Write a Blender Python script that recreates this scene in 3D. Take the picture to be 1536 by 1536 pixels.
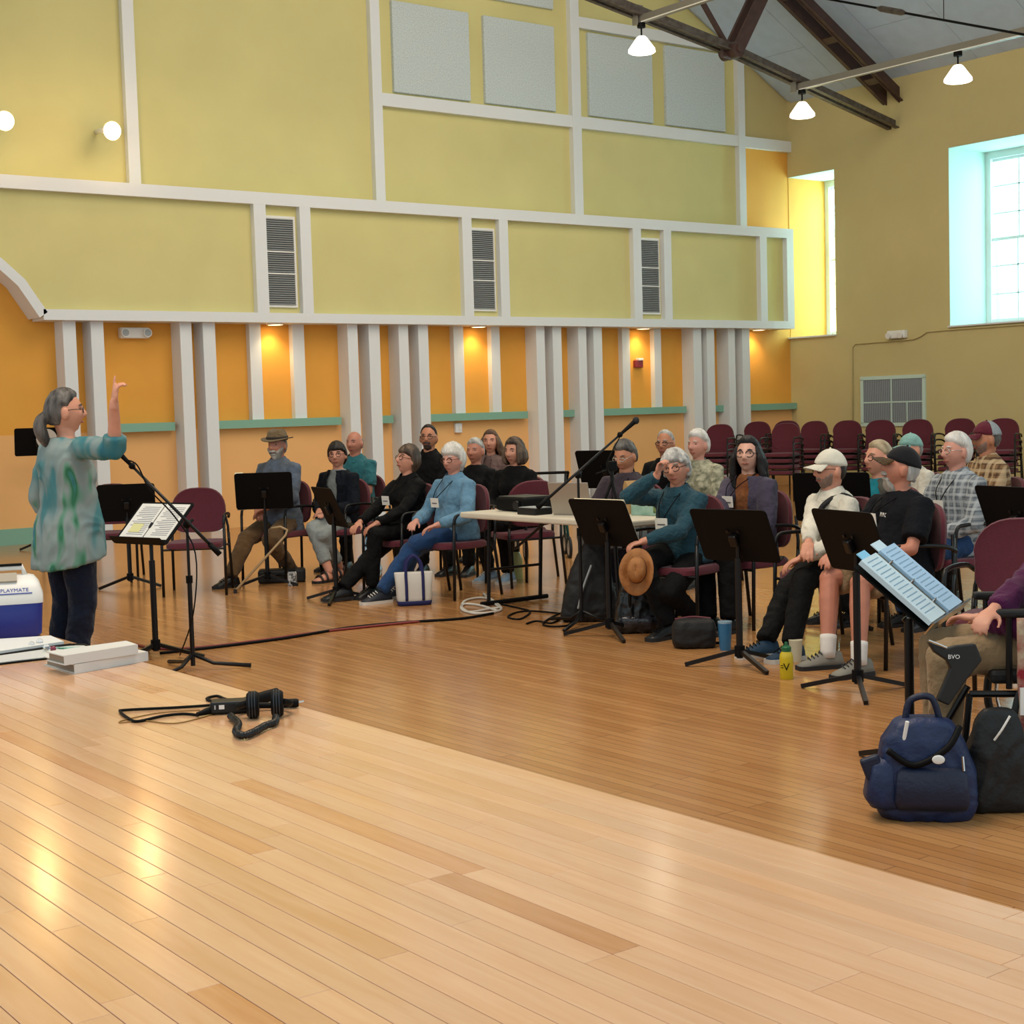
import bpy, bmesh, math, random
from mathutils import Vector, Matrix, Euler
random.seed(7)
for o in list(bpy.data.objects): bpy.data.objects.remove(o)
SC = bpy.context.scene
COL = SC.collection
R = math.radians

# ------------------------------------------------------------------ camera
FPX = 2269.99
YAW, PIT, ROL = R(37.0036), R(-3.9154), R(-1.68065)
CAM = Vector((0, 0, 1.5))
FW = Vector((math.sin(YAW)*math.cos(PIT), math.cos(YAW)*math.cos(PIT), math.sin(PIT)))
RT0 = Vector((math.cos(YAW), -math.sin(YAW), 0)); UP0 = RT0.cross(FW)
RT = RT0*math.cos(ROL)+UP0*math.sin(ROL); UP = UP0*math.cos(ROL)-RT0*math.sin(ROL)
cd = bpy.data.cameras.new('camera'); cam = bpy.data.objects.new('camera', cd); COL.objects.link(cam)
cd.sensor_width = 36; cd.lens = FPX/1536*36; cd.clip_end = 200
cam.matrix_world = Matrix(((RT.x, UP.x, -FW.x, CAM.x), (RT.y, UP.y, -FW.y, CAM.y), (RT.z, UP.z, -FW.z, CAM.z), (0, 0, 0, 1)))
SC.camera = cam
# ------------------------------------------------------------------ world, lights, exposure
W = bpy.data.worlds.new('world'); SC.world = W; W.use_nodes = True
bg = W.node_tree.nodes['Background']; bg.inputs[0].default_value = (0.83, 0.97, 1.0, 1); bg.inputs[1].default_value = 1.15
SC.view_settings.view_transform = 'Standard'; SC.view_settings.look = 'None'
SC.view_settings.exposure = -0.24; SC.view_settings.gamma = 1; SC.view_settings.use_curve_mapping = False
def area(name, loc, size, target, energy, color, sy=None):
    l = bpy.data.lights.new(name, 'AREA'); l.energy = energy; l.color = color; l.shape = 'RECTANGLE'; l.size = size; l.size_y = sy or size
    o = bpy.data.objects.new(name, l); COL.objects.link(o); o.location = loc
    o.rotation_euler = (Vector(target)-Vector(loc)).to_track_quat('-Z', 'Y').to_euler(); return o
# daylight pouring in at the tall windows of the right wall
for nm, yc in (('window_daylight', 17.95), ('window_daylight', 14.1), ('window_daylight', 9.65), ('window_daylight', 5.2)):
    area(nm, (21.6, yc, 4.0), 1.1 if yc > 17 else 2.0, (0, yc-.6, 1.5), 190 if yc > 17 else 150, (.50, .92, 1.0), 2.7)
# warm area fills added above stage and seats, standing for unseen lamp rows
area('hall_fill_area', (3.0, 6.0, 7.6), 5.0, (3.0, 5.0, 0), 640, (1.0, .82, .64), 3.0)
area('hall_fill_area', (10.5, 11.0, 8.6), 6.0, (11.5, 15.0, 0), 560, (1.0, .86, .66), 6.0)

# ------------------------------------------------------------------ helpers
def pray(px, py): return FW + RT*((px-768)/FPX) - UP*((py-768)/FPX)
def onz(px, py, z=0.0):
    d = pray(px, py); return CAM + d*((z-CAM.z)/d.z)
def ony(px, py, Y):
    d = pray(px, py); return CAM + d*(Y/d.y)
def onx(px, py, X):
    d = pray(px, py); return CAM + d*(X/d.x)
def dep(px, py, D): return CAM + pray(px, py)*D

def lin(c):
    if isinstance(c, str):
        c = c.lstrip('#'); c = [int(c[i:i+2], 16)/255 for i in (0, 2, 4)]
        return tuple((v/12.92 if v <= .04045 else ((v+.055)/1.055)**2.4) for v in c)+(1,)
    return tuple(c)[:3]+(1,)
MATS = {}
def mat(name, c, rough=.6, metal=0., var=.0, vs=6., bump=0., bs=40., c2=None, emit=0., spec=.5, coat=0., stretch=(1, 1, 1), sheen=0., trans=0., alpha=1., bdist=.01):
    if name in MATS: return MATS[name]
    m = bpy.data.materials.new(name); m.use_nodes = True; nt = m.node_tree; b = nt.nodes['Principled BSDF']
    b.inputs['Base Color'].default_value = lin(c); b.inputs['Roughness'].default_value = rough; b.inputs['Metallic'].default_value = metal
    b.inputs['Specular IOR Level'].default_value = spec; b.inputs['Coat Weight'].default_value = coat; b.inputs['Sheen Weight'].default_value = sheen
    b.inputs['Transmission Weight'].default_value = trans; b.inputs['Alpha'].default_value = alpha
    if emit:
        b.inputs['Emission Color'].default_value = lin(c); b.inputs['Emission Strength'].default_value = emit
    if var or bump or c2:
        tc = nt.nodes.new('ShaderNodeTexCoord'); mp = nt.nodes.new('ShaderNodeMapping'); mp.inputs['Scale'].default_value = stretch
        nt.links.new(tc.outputs['Object'], mp.inputs[0])
    if var or c2:
        n = nt.nodes.new('ShaderNodeTexNoise'); n.inputs['Scale'].default_value = vs; n.inputs['Detail'].default_value = 5
        nt.links.new(mp.outputs[0], n.inputs['Vector'])
        r = nt.nodes.new('ShaderNodeValToRGB'); a = lin(c)
        if c2: k = lin(c2); r.color_ramp.elements[0].position = .36; r.color_ramp.elements[1].position = .64; e0, e1 = a, k
        else:
            e0 = tuple(v*(1-var) for v in a[:3])+(1,); e1 = tuple(min(1, v*(1+var)) for v in a[:3])+(1,)
            r.color_ramp.elements[0].position = .3; r.color_ramp.elements[1].position = .7
        r.color_ramp.elements[0].color = e0; r.color_ramp.elements[1].color = e1
        nt.links.new(n.outputs[0], r.inputs[0]); nt.links.new(r.outputs[0], b.inputs['Base Color'])
    if bump:
        n2 = nt.nodes.new('ShaderNodeTexNoise'); n2.inputs['Scale'].default_value = bs; n2.inputs['Detail'].default_value = 4
        nt.links.new(mp.outputs[0], n2.inputs['Vector'])
        bp = nt.nodes.new('ShaderNodeBump'); bp.inputs['Strength'].default_value = bump; bp.inputs['Distance'].default_value = bdist
        nt.links.new(n2.outputs[0], bp.inputs['Height']); nt.links.new(bp.outputs[0], b.inputs['Normal'])
    MATS[name] = m; return m

class MB:
    def __init__(s): s.v = []; s.f = []
    def add(s, vs, fs):
        k = len(s.v); s.v += [tuple(v) for v in vs]; s.f += [tuple(i+k for i in f) for f in fs]; return s
    def box(s, c, d, rot=None, M=None):
        hx, hy, hz = d[0]/2, d[1]/2, d[2]/2
        vs = [Vector((x, y, z)) for z in (-hz, hz) for x, y in ((-hx, -hy), (hx, -hy), (hx, hy), (-hx, hy))]
        if rot is not None:
            Q = rot if isinstance(rot, Matrix) else Euler(rot).to_matrix(); vs = [Q @ v for v in vs]
        vs = [v+Vector(c) for v in vs]
        if M: vs = [M @ v for v in vs]
        return s.add(vs, [(3, 2, 1, 0), (4, 5, 6, 7), (0, 1, 5, 4), (1, 2, 6, 5), (2, 3, 7, 6), (3, 0, 4, 7)])
    def bb(s, x0, x1, y0, y1, z0, z1): return s.box(((x0+x1)/2, (y0+y1)/2, (z0+z1)/2), (abs(x1-x0), abs(y1-y0), abs(z1-z0)))
    def beam(s, a, b, w, h, up=(0, 0, 1)):
        a, b = Vector(a), Vector(b); d = (b-a); L = d.length; d.normalize(); u = Vector(up); x = d.cross(u).normalized(); u = x.cross(d)
        Q = Matrix((x, d, u)).transposed(); return s.box((a+b)/2, (w, L, h), rot=Q)
    def rings(s, rs, cap=True):
        k = len(s.v); n = len(rs[0])
        for r in rs: s.v += [tuple(p) for p in r]
        for i in range(len(rs)-1):
            for j in range(n):
                s.f.append((k+i*n+j, k+i*n+(j+1) % n, k+(i+1)*n+(j+1) % n, k+(i+1)*n+j))
        if cap:
            s.f.append(tuple(k+j for j in reversed(range(n)))); s.f.append(tuple(k+(len(rs)-1)*n+j for j in range(n)))
        return s
    def tube(s, pts, r, seg=8, sx=1., closed=False, dome=False, ref=None):
        pts = [Vector(p) for p in pts]; n = len(pts); rr = r if isinstance(r, (list, tuple)) else [r]*n
        if dome:
            d0 = (pts[0]-pts[1]).normalized(); d1 = (pts[-1]-pts[-2]).normalized()
            a = [(pts[0]+d0*rr[0]*k, rr[0]*math.sqrt(max(.01, 1-k*k))) for k in (.97, .8, .45)]
            z = [(pts[-1]+d1*rr[-1]*k, rr[-1]*math.sqrt(max(.01, 1-k*k))) for k in (.45, .8, .97)]
            pts = [p for p, _ in a]+pts+[p for p, _ in z]; rr = [q for _, q in a]+list(rr)+[q for _, q in z]; n = len(pts)
        rings = []; px = None
        for i in range(n):
            if closed: t = (pts[(i+1) % n]-pts[i-1])
            else: t = pts[min(i+1, n-1)]-pts[max(i-1, 0)]
            t.normalize()
            if px is None:
                u = Vector(ref) if ref else (Vector((0, 0, 1)) if abs(t.z) < .9 else Vector((1, 0, 0)))
                x = t.cross(u).normalized()
            else: x = (px - t*px.dot(t)); x = x.normalized() if x.length > 1e-6 else px
            px = x; y = t.cross(x)
            rings.append([pts[i]+(x*math.cos(2*math.pi*j/seg)*sx+y*math.sin(2*math.pi*j/seg))*rr[i] for j in range(seg)])
        if closed: rings.append(rings[0]); return s.rings(rings, False)
        return s.rings(rings)
    def cyl(s, a, b, r0, r1=None, seg=16): return s.tube([a, b], [r0, r0 if r1 is None else r1], seg)
    def ell(s, c, r, M=None, u=16, w=10, fn=None):
        c = Vector(c); r = (r, r, r) if not isinstance(r, (list, tuple, Vector)) else r; k = len(s.v); vs = []
        def P(th, ph):
            d = Vector((math.sin(ph)*math.sin(th), math.sin(ph)*math.cos(th), math.cos(ph)))
            p = Vector((d.x*r[0], d.y*r[1], d.z*r[2])) if fn is None else fn(d)
            if M: p = M @ p
            return p+c
        vs.append(P(0, 0))
        for i in range(1, w):
            for j in range(u): vs.append(P(-2*math.pi*j/u, math.pi*i/w))
        vs.append(P(0, math.pi)); fs = []
        for j in range(u): fs.append((0, 1+j, 1+(j+1) % u))
        for i in range(w-2):
            for j in range(u):
                a = 1+i*u+j; b = 1+i*u+(j+1) % u; fs.append((a, a+u, b+u, b))
        L = len(vs)-1
        for j in range(u): fs.append((L, L-u+(j+1) % u, L-u+j))
        return s.add(vs, fs)
    def lathe(s, prof, c=(0, 0, 0), seg=20, M=None):
        rs = []
        for r, z in prof:
            ring = [Vector((r*math.cos(2*math.pi*j/seg), r*math.sin(2*math.pi*j/seg), z)) for j in range(seg)]
            rs.append([(M @ p if M else p)+Vector(c) for p in ring])
        return s.rings(rs)
    def prism(s, poly, z0, z1, M=None):
        n = len(poly); vs = [Vector((x, y, z0)) for x, y in poly]+[Vector((x, y, z1)) for x, y in poly]
        if M: vs = [M @ v for v in vs]
        return s.add(vs, [tuple(reversed(range(n))), tuple(range(n, 2*n))]+[(i, (i+1) % n, n+(i+1) % n, n+i) for i in range(n)])
    def mesh(s, name):
        me = bpy.data.meshes.new(name); me.from_pydata(s.v, [], s.f); me.validate(); me.update(); return me
    def build(s, name, m, parent=None, smooth=False, bev=0., **kw):
        return mkobj(name, s.mesh(name), m, parent, smooth, bev, **kw)
def mkobj(name, me, m, parent=None, smooth=False, bev=0., label=None, cat=None, group=None, kind=None):
    bm = bmesh.new(); bm.from_mesh(me); bmesh.ops.recalc_face_normals(bm, faces=bm.faces); bm.to_mesh(me); bm.free()
    o = bpy.data.objects.new(name, me); COL.objects.link(o)
    if m and not me.materials: me.materials.append(m)
    if smooth:
        me.polygons.foreach_set('use_smooth', [True]*len(me.polygons))
        if smooth == 2:
            try: me.set_sharp_from_angle(angle=R(40))
            except Exception: pass
    if bev:
        b = o.modifiers.new('bevel', 'BEVEL'); b.width = bev; b.segments = 2; b.limit_method = 'ANGLE'; b.angle_limit = R(40)
    if parent: o.parent = parent
    return tag(o, label, cat, group, kind)
def tag(o, label=None, cat=None, group=None, kind=None):
    if label: o['label'] = label
    if cat: o['category'] = cat
    if group: o['group'] = group
    if kind: o['kind'] = kind
    return o
def thing(name, label, cat, loc=(0, 0, 0), rz=0., group=None, kind=None):
    o = bpy.data.objects.new(name, None); COL.objects.link(o); o.location = loc; o.rotation_euler = (0, 0, rz); o.empty_display_size = .1
    return tag(o, label, cat, group, kind)
def copy_tree(o, parent=None):
    c = o.copy(); COL.objects.link(c); c.parent = parent
    for ch in list(o.children): copy_tree(ch, c)
    return c
def heading(fx, fy): return math.atan2(-fx, fy)
def spline(pts, n=6):
    pts = [Vector(p) for p in pts]; out = []
    for i in range(len(pts)-1):
        p0 = pts[max(i-1, 0)]; p1 = pts[i]; p2 = pts[i+1]; p3 = pts[min(i+2, len(pts)-1)]
        for k in range(n):
            t = k/n; out.append(.5*((2*p1)+(p2-p0)*t+(2*p0-5*p1+4*p2-p3)*t*t+(3*p1-p0-3*p2+p3)*t**3))
    return out+[pts[-1]]
WORK = bpy.data.scenes.new('workbench')
def evalmesh(o):
    # evaluate modifiers in a small side scene, which is removed at the end
    WORK.collection.objects.link(o); vl = WORK.view_layers[0]; vl.update(); dg = vl.depsgraph; dg.update()
    return bpy.data.meshes.new_from_object(o.evaluated_get(dg))
def text_mesh(txt, size, name='lettering', ext=.0006, shear=0.):
    c = bpy.data.curves.new('txt', 'FONT'); c.body = txt; c.size = size; c.extrude = ext; c.align_x = 'CENTER'; c.shear = shear; c.resolution_u = 2
    o = bpy.data.objects.new('txt', c); me = evalmesh(o); bpy.data.objects.remove(o); return me
def lettering(txt, size, m, parent, loc, rot, shear=0., name='lettering'):
    me = text_mesh(txt, size, shear=shear); me.materials.clear(); o = mkobj(name, me, m, parent); o.location = loc; o.rotation_euler = rot; return o
# ------------------------------------------------------------------ surface materials
M_orange = mat('orange_wall_paint', '#e6a544', .85, var=.04, vs=1.5, bump=.05, bs=120)
M_peach = mat('peach_dado_paint', '#ecb676', .85, var=.03, vs=1.5, bump=.05, bs=120)
M_yellow = mat('yellow_wall_paint', '#d3ca8c', .85, var=.04, vs=1.2, bump=.05, bs=120)
M_yellow2 = mat('ochre_yellow_wall_paint', '#c8b984', .85, var=.04, vs=1.2, bump=.05, bs=120)
M_trim = mat('white_trim_paint', '#e0e3e6', .55)
M_green = mat('sage_green_rail_paint', '#7fae9a', .5)
M_panel = mat('blue_grey_felt', '#c6d0d2', .95, var=.2, vs=60, bump=.25, bs=250)
M_ceil = mat('pale_blue_ceiling_board', '#b4c4d8', .9, var=.05, vs=5, bump=.1, bs=150)
M_steel = mat('brown_painted_steel', '#4a3531', .45, metal=.2, var=.2, vs=8)
M_steel2 = mat('weathered_grey_steel', '#665f58', .5, metal=.4, var=.3, vs=14, c2='#4f4540')
M_strut = mat('galvanised_channel', '#8f8b84', .45, metal=.6)
M_white = mat('white_enamel', '#e9e8e4', .35)
M_slat = mat('grey_grille_metal', '#a3a8aa', .5, metal=.2)
M_dark = mat('dark_void', '#14161a', .9)
M_black = mat('matt_black', '#050506', .6, spec=.15)
M_blackg = mat('satin_black_metal', '#09090b', .4, spec=.35)
M_chrome = mat('chrome', '#c9c9c9', .18, metal=1.)
M_glow = mat('frosted_lamp_glass', (1., .95, .85), .4, emit=2.6)
M_bulb = mat('warm_flood_bulb', (1., .60, .22), .4, emit=60.)
M_dl = mat('warm_downlight_lens', (1., .72, .35), .4, emit=14.)
M_reveal = mat('pale_window_reveal_paint', '#c6dcd0', .8)
M_sash = mat('white_window_sash', '#dfe6e4', .45)

def wood_floor(name, w, L, ca, cb, rough, joint=.0015, gap='#6b4424', seed=0.):
    m = bpy.data.materials.new(name); m.use_nodes = True; nt = m.node_tree; b = nt.nodes['Principled BSDF']
    tc = nt.nodes.new('ShaderNodeTexCoord'); mp = nt.nodes.new('ShaderNodeMapping'); mp.inputs['Rotation'].default_value = (0, 0, R(90)); mp.inputs['Location'].default_value = (seed, seed, 0)
    nt.links.new(tc.outputs['Object'], mp.inputs[0])
    br = nt.nodes.new('ShaderNodeTexBrick'); br.offset = .37; br.offset_frequency = 3; br.inputs['Scale'].default_value = 1; br.inputs['Mortar Size'].default_value = joint
    br.inputs['Brick Width'].default_value = L; br.inputs['Row Height'].default_value = w; br.inputs['Color1'].default_value = lin(ca); br.inputs['Color2'].default_value = lin(cb); br.inputs['Mortar'].default_value = lin(gap)
    nt.links.new(mp.outputs[0], br.inputs[0])
    mg = nt.nodes.new('ShaderNodeMapping'); mg.inputs['Scale'].default_value = (3., 45., 1); nt.links.new(mp.outputs[0], mg.inputs[0])
    n = nt.nodes.new('ShaderNodeTexNoise'); n.inputs['Scale'].default_value = 1.2; n.inputs['Detail'].default_value = 5; nt.links.new(mg.outputs[0], n.inputs[0])
    hs = nt.nodes.new('ShaderNodeHueSaturation'); mr = nt.nodes.new('ShaderNodeMapRange'); mr.inputs['To Min'].default_value = .78; mr.inputs['To Max'].default_value = 1.2
    nt.links.new(n.outputs[0], mr.inputs[0]); nt.links.new(mr.outputs[0], hs.inputs['Value']); nt.links.new(br.outputs[0], hs.inputs['Color']); nt.links.new(hs.outputs[0], b.inputs['Base Color'])
    b.inputs['Roughness'].default_value = rough; b.inputs['Specular IOR Level'].default_value = .5
    bp = nt.nodes.new('ShaderNodeBump'); bp.inputs['Strength'].default_value = .12; bp.inputs['Distance'].default_value = .002; nt.links.new(n.outputs[0], bp.inputs['Height']); nt.links.new(bp.outputs[0], b.inputs['Normal'])
    return m
M_floor = wood_floor('maple_strip_floor', .057, 1.3, '#b98856', '#a87646', .18)

# ------------------------------------------------------------------ floor
XR, YB = 20.3, 18.57
MB().bb(-2, XR+.0, -3, YB, -.1, 0).build('floor', M_floor, kind='structure', label='glossy maple strip floor of the hall', cat='floor')

# stage: plank by plank
SZ = .5; SX = 2.5
stage = thing('stage', 'low wooden stage of wide pale maple boards', 'stage', (0, 0, 0), kind='structure')
MB().bb(-2.5, SX-.012, -2.5, 12, .0, SZ-.022).build('stage_base', mat('stage_riser_wood', '#8d6238', .5, var=.1), stage)
def board_mat(i, c, c2):
    m = bpy.data.materials.new('maple_stage_board_%d' % i); m.use_nodes = True; nt = m.node_tree; b = nt.nodes['Principled BSDF']
    tc = nt.nodes.new('ShaderNodeTexCoord'); oi = nt.nodes.new('ShaderNodeObjectInfo')
    av = nt.nodes.new('ShaderNodeVectorMath'); av.operation = 'ADD'; nt.links.new(tc.outputs['Object'], av.inputs[0]); nt.links.new(oi.outputs['Location'], av.inputs[1])
    mp = nt.nodes.new('ShaderNodeMapping'); mp.inputs['Scale'].default_value = (26, 2.2, 8); nt.links.new(av.outputs[0], mp.inputs[0])
    n = nt.nodes.new('ShaderNodeTexNoise'); n.inputs['Scale'].default_value = 1.; n.inputs['Detail'].default_value = 6; n.inputs['Distortion'].default_value = .9; nt.links.new(mp.outputs[0], n.inputs[0])
    r = nt.nodes.new('ShaderNodeValToRGB'); r.color_ramp.elements[0].position = .3; r.color_ramp.elements[1].position = .7; r.color_ramp.elements[0].color = lin(c2); r.color_ramp.elements[1].color = lin(c)
    nt.links.new(n.outputs[0], r.inputs[0])
    hs = nt.nodes.new('ShaderNodeHueSaturation'); mr = nt.nodes.new('ShaderNodeMapRange'); mr.inputs['To Min'].default_value = .92; mr.inputs['To Max'].default_value = 1.06
    nt.links.new(oi.outputs['Random'], mr.inputs[0]); nt.links.new(mr.outputs[0], hs.inputs['Value']); nt.links.new(r.outputs[0], hs.inputs['Color']); nt.links.new(hs.outputs[0], b.inputs['Base Color'])
    b.inputs['Roughness'].default_value = .22; b.inputs['Coat Weight'].default_value = .6; b.inputs['Coat Roughness'].default_value = .13
    bp = nt.nodes.new('ShaderNodeBump'); bp.inputs['Strength'].default_value = .16; bp.inputs['Distance'].default_value = .004; nt.links.new(n.outputs[0], bp.inputs['Height']); nt.links.new(bp.outputs[0], b.inputs['Normal'])
    return m
BM = [board_mat(0, '#e0b086', '#d8a474'), board_mat(1, '#e3b68e', '#dba97e'), board_mat(2, '#d69f70', '#c68a58')]
bw = .0677; bcache = {}
rng = random.Random(3); nb = 0
def board(x, y0, L, mi):
    global nb
    key = (round(L, 2), mi)
    if key not in bcache:
        me = bpy.data.meshes.new('plank'); b = MB(); w2, t = (bw-.0020)/2, .02
        b.add([(-w2, 0, -t), (w2, 0, -t), (w2, L-.0015, -t), (-w2, L-.0015, -t), (-w2, 0, -.001), (w2, 0, -.001), (w2, L-.0015, -.001), (-w2, L-.0015, -.001), (-w2+.001, .001, 0), (w2-.001, .001, 0), (w2-.001, L-.0025, 0), (-w2+.001, L-.0025, 0)],
              [(0, 1, 5, 4), (1, 2, 6, 5), (2, 3, 7, 6), (3, 0, 4, 7), (4, 5, 9, 8), (5, 6, 10, 9), (6, 7, 11, 10), (7, 4, 8, 11), (8, 9, 10, 11)])
        me = b.mesh('plank'); me.materials.append(BM[mi]); bcache[key] = me
    o = bpy.data.objects.new('plank', bcache[key]); COL.objects.link(o); o.parent = stage; o.location = (x, y0, SZ); nb += 1
row = 0; X = SX-bw/2
while X > -.1:
    # boards where the picture can see them: singly; y range of the row
    ylo = 1.0 if X > .6 else 1.6; yhi = 7.6 if X > 1.4 else (6.4 if X > .8 else 5.2); y = ylo - rng.uniform(0, .8)
    y_first = y
    while y < yhi:
        L = rng.choice([.6, .8, .9, 1.1, 1.2, 1.4, 1.6, 1.8]); mi = 2 if rng.random() < .09 else rng.choice([0, 1]); board(X, y, L, mi); y += L
    row += 1
    STG = globals().setdefault('STG', MB())
    for a, e in ((-2.4, y_first), (y, 11.9)):
        if e-a > .05: STG.bb(X-bw/2+.0007, X+bw/2-.0007, a, e-.0015, SZ-.02, SZ)
    X -= bw
STG.bb(-2.4, X+bw/2-.001, -2.4, 11.9, SZ-.02, SZ)
STG.build('far_planks', BM[0], stage, kind='stuff')

# ------------------------------------------------------------------ back wall
wb = MB().bb(-2, XR+1.35, YB, YB+.3, 0, 12.5).build('wall_back', M_orange, kind='structure', label='tall back wall in orange and yellow with white framing', cat='wall')
P = wb
ZR = 1.45   # rail top
MB().bb(-2, 19.1, YB-.012, YB+.01, 4.3, 12.2).build('upper_field', M_yellow, P)
MB().bb(18.9, XR, YB-.010, YB+.01, 6.0, 8.2).build('upper_field', M_yellow2, P)
MB().bb(-2, XR, YB-.012, YB+.01, 0, ZR-.1).build('dado', M_peach, P)
MB().bb(-2, 6.95, YB-.03, YB, 0, .2).build('skirting', M_green, P)
def X_at(px, py, Y): return ony(px, py, Y).x
# posts of the upper field
YF = YB-.11
for a, b, y in ((194.3, 211.6, 270), (564.7, 578.7, 299), (862.8, 875.8, 320), (1110.8, 1120.6, 338)):
    x0, x1 = X_at(a, y, YF), X_at(b, y, YF)
    MB().bb(x0, x1, YF, YB, 4.4, 12 if x0 < 16 else 8.0).build('upper_post', M_trim, P)
xB = X_at(571, 299, YF); xD = X_at(1116, 338, YF); xC = X_at(869, 320, YF)
MB().bb(xB, XR, YF+.012, YB, 5.85, 6.03).build('upper_crossbar', M_trim, P)
MB().bb(xC, xD, YF+.012, YB, 7.40, 7.57).build('upper_crossbar', M_trim, P)
for x0, x1 in ((12.06, 13.41), (13.68, 15.03), (15.71, 17.07), (17.36, 18.72)):
    MB().bb(x0, x1, YB-.07, YB, 6.07, 7.36).build('felt_panel', M_panel, P, bev=.01)
    MB().bb(x0, x1, YB-.07, YB, 7.62, 8.9).build('felt_panel', M_panel, P, bev=.01) if x1 < 15.5 else None
# the projecting band
Y2 = YB-.40; YBD = YB-.30
band = MB().bb(X_at(66, 478, Y2)-.03, 19.98, YBD, YB, 2.84, 4.4).build('band', M_yellow, P)
x_ab = X_at(66, 478, Y2)
MB().bb(-2, 19.985, Y2, YBD+.02, 4.30, 4.46).build('band_rail', M_trim, band)
MB().bb(x_ab, 19.985, Y2, YB-.002, 2.74, 2.87).build('band_rail', M_trim, band)
bp_px = ((384.5, 402.4), (453, 469), (695.7, 709.7), (750.8, 764), (951, 963), (996.9, 1008), (1141, 1151), (1181, 1191))
bx = []
for a, b in bp_px:
    x0, x1 = X_at(a, 410, Y2), X_at(b, 410, Y2); bx.append((x0, x1))
    MB().bb(x0, x1, Y2+.002, YBD, 2.87, 4.30).build('band_post', M_trim, band)
for k in (0, 2, 4):
    x0, x1 = bx[k][1]-.02, bx[k+1][0]-.04; z0, z1 = 2.95, 4.17
    g = MB().bb(x0, x1, YBD-.03, YBD, z0, z1).build('vent_frame', M_white, band)
    MB().bb(x0+.035, x1-.035, YBD-.034, YBD-.029, z0+.035, z1-.035).build('vent_backing', mat('vent_shadow_grey', '#4d5356', .8), band)
    sl = MB(); n = 40
    for i in range(n):
        z = z0+.045+(z1-z0-.09)*i/(n-1); sl.box(((x0+x1)/2, YBD-.042, z), (x1-x0-.07, .020, .008), rot=(R(35), 0, 0))
    sl.build('vent_slats', M_slat, band, kind='stuff')
    for zf in (.36, .60): MB().bb(x0+.03, x1-.03, YBD-.06, YBD-.03, z0+(z1-z0)*zf, z0+(z1-z0)*zf+.018).build('vent_bar', M_white, band)
# the arch at the left end: white hoop with a deep soffit
arc_px = [(0, 390), (30, 420), (60, 465), (72, 470)]
hw = 3.1; xc = x_ab-hw-.02; zc = 2.05; rr = math.hypot(hw, 2.80-zc)
archp = []; a0 = math.atan2(2.80-zc, hw)
N = 26
def arch_ring(r, Y):
    return [Vector((xc+r*math.cos(a0+(math.pi-2*a0)*i/N), Y, zc+r*math.sin(a0+(math.pi-2*a0)*i/N))) for i in range(N+1)]
hz = 3.44
def arch_curve(off):
    # a low arch: rises from the band rail, flattening towards its crown
    pts = []
    for i in range(N+1):
        t = i/N; x = x_ab - t*6.6; zz = 2.80 + 1.62*(math.sin(math.pi*min(1, t))**.68)
        pts.append((x, zz))
    return pts
ac = arch_curve(0)
am = MB(); inner = []; outer = []
for i, (x, z) in enumerate(ac):
    a = Vector((ac[max(0, i-1)][0], 0, ac[max(0, i-1)][1])); b = Vector((ac[min(N, i+1)][0], 0, ac[min(N, i+1)][1])); t = (b-a).normalized(); nrm = Vector((-t.z, 0, t.x))
    if nrm.z < 0: nrm = -nrm
    inner.append((x-nrm.x*.06, z-nrm.z*.06)); outer.append((x+nrm.x*.06, z+nrm.z*.06))
rs = [[(xi, Y2, zi), (xo, Y2, zo), (xo, YB, zo), (xi, YB, zi)] for (xi, zi), (xo, zo) in zip(inner, outer)]
am.rings(rs).build('arch_hoop', M_trim, band, smooth=2)
fm = MB(); rs = [[(xo, YBD-.003, zo), (xo, YBD-.003, 4.32), (xo, YB-.02, 4.32), (xo, YB-.02, zo)] for (xo, zo) in outer]
fm.rings(rs).build('arch_spandrel', M_yellow, band)
# tall columns, short posts, green rail
YC = YB-.28; YS = YB-.10
for a, b in ((94, 113.4), (136, 155), (269.7, 287), (304, 322.4), (521, 536), (552.7, 569), (597.5, 612), (627, 641.8), (804, 816.5), (828.6, 841.6), (867, 879), (889.8, 902.5), (1039.5, 1051.6), (1059.7, 1071), (1092, 1102), (1113, 1124)):
    x0, x1 = X_at(a, 490, YC), X_at(b, 490, YC); MB().bb(x0, x1, YC, YB, 0, 2.76).build('column', M_trim, P)
for a, b in ((373.5, 390.7), (438, 455.6), (679.8, 694.6), (736, 749), (932.7, 944), (980.6, 991)):
    x0, x1 = X_at(a, 490, YS), X_at(b, 490, YS); MB().bb(x0, x1, YS, YB, ZR-.01, 2.76).build('short_post', M_trim, P)
for a, b in ((157, 262), (324, 512), (570, 590), (642, 792), (842, 862), (903, 1030), (1071, 1086), (1124, 1196)):
    x0, x1 = X_at(a, 620, YB-.14), X_at(b, 620, YB-.14); MB().bb(x0, min(x1, XR-.005), YB-.14, YB, ZR-.11, ZR).build('dado_rail', M_green, P)
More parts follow.
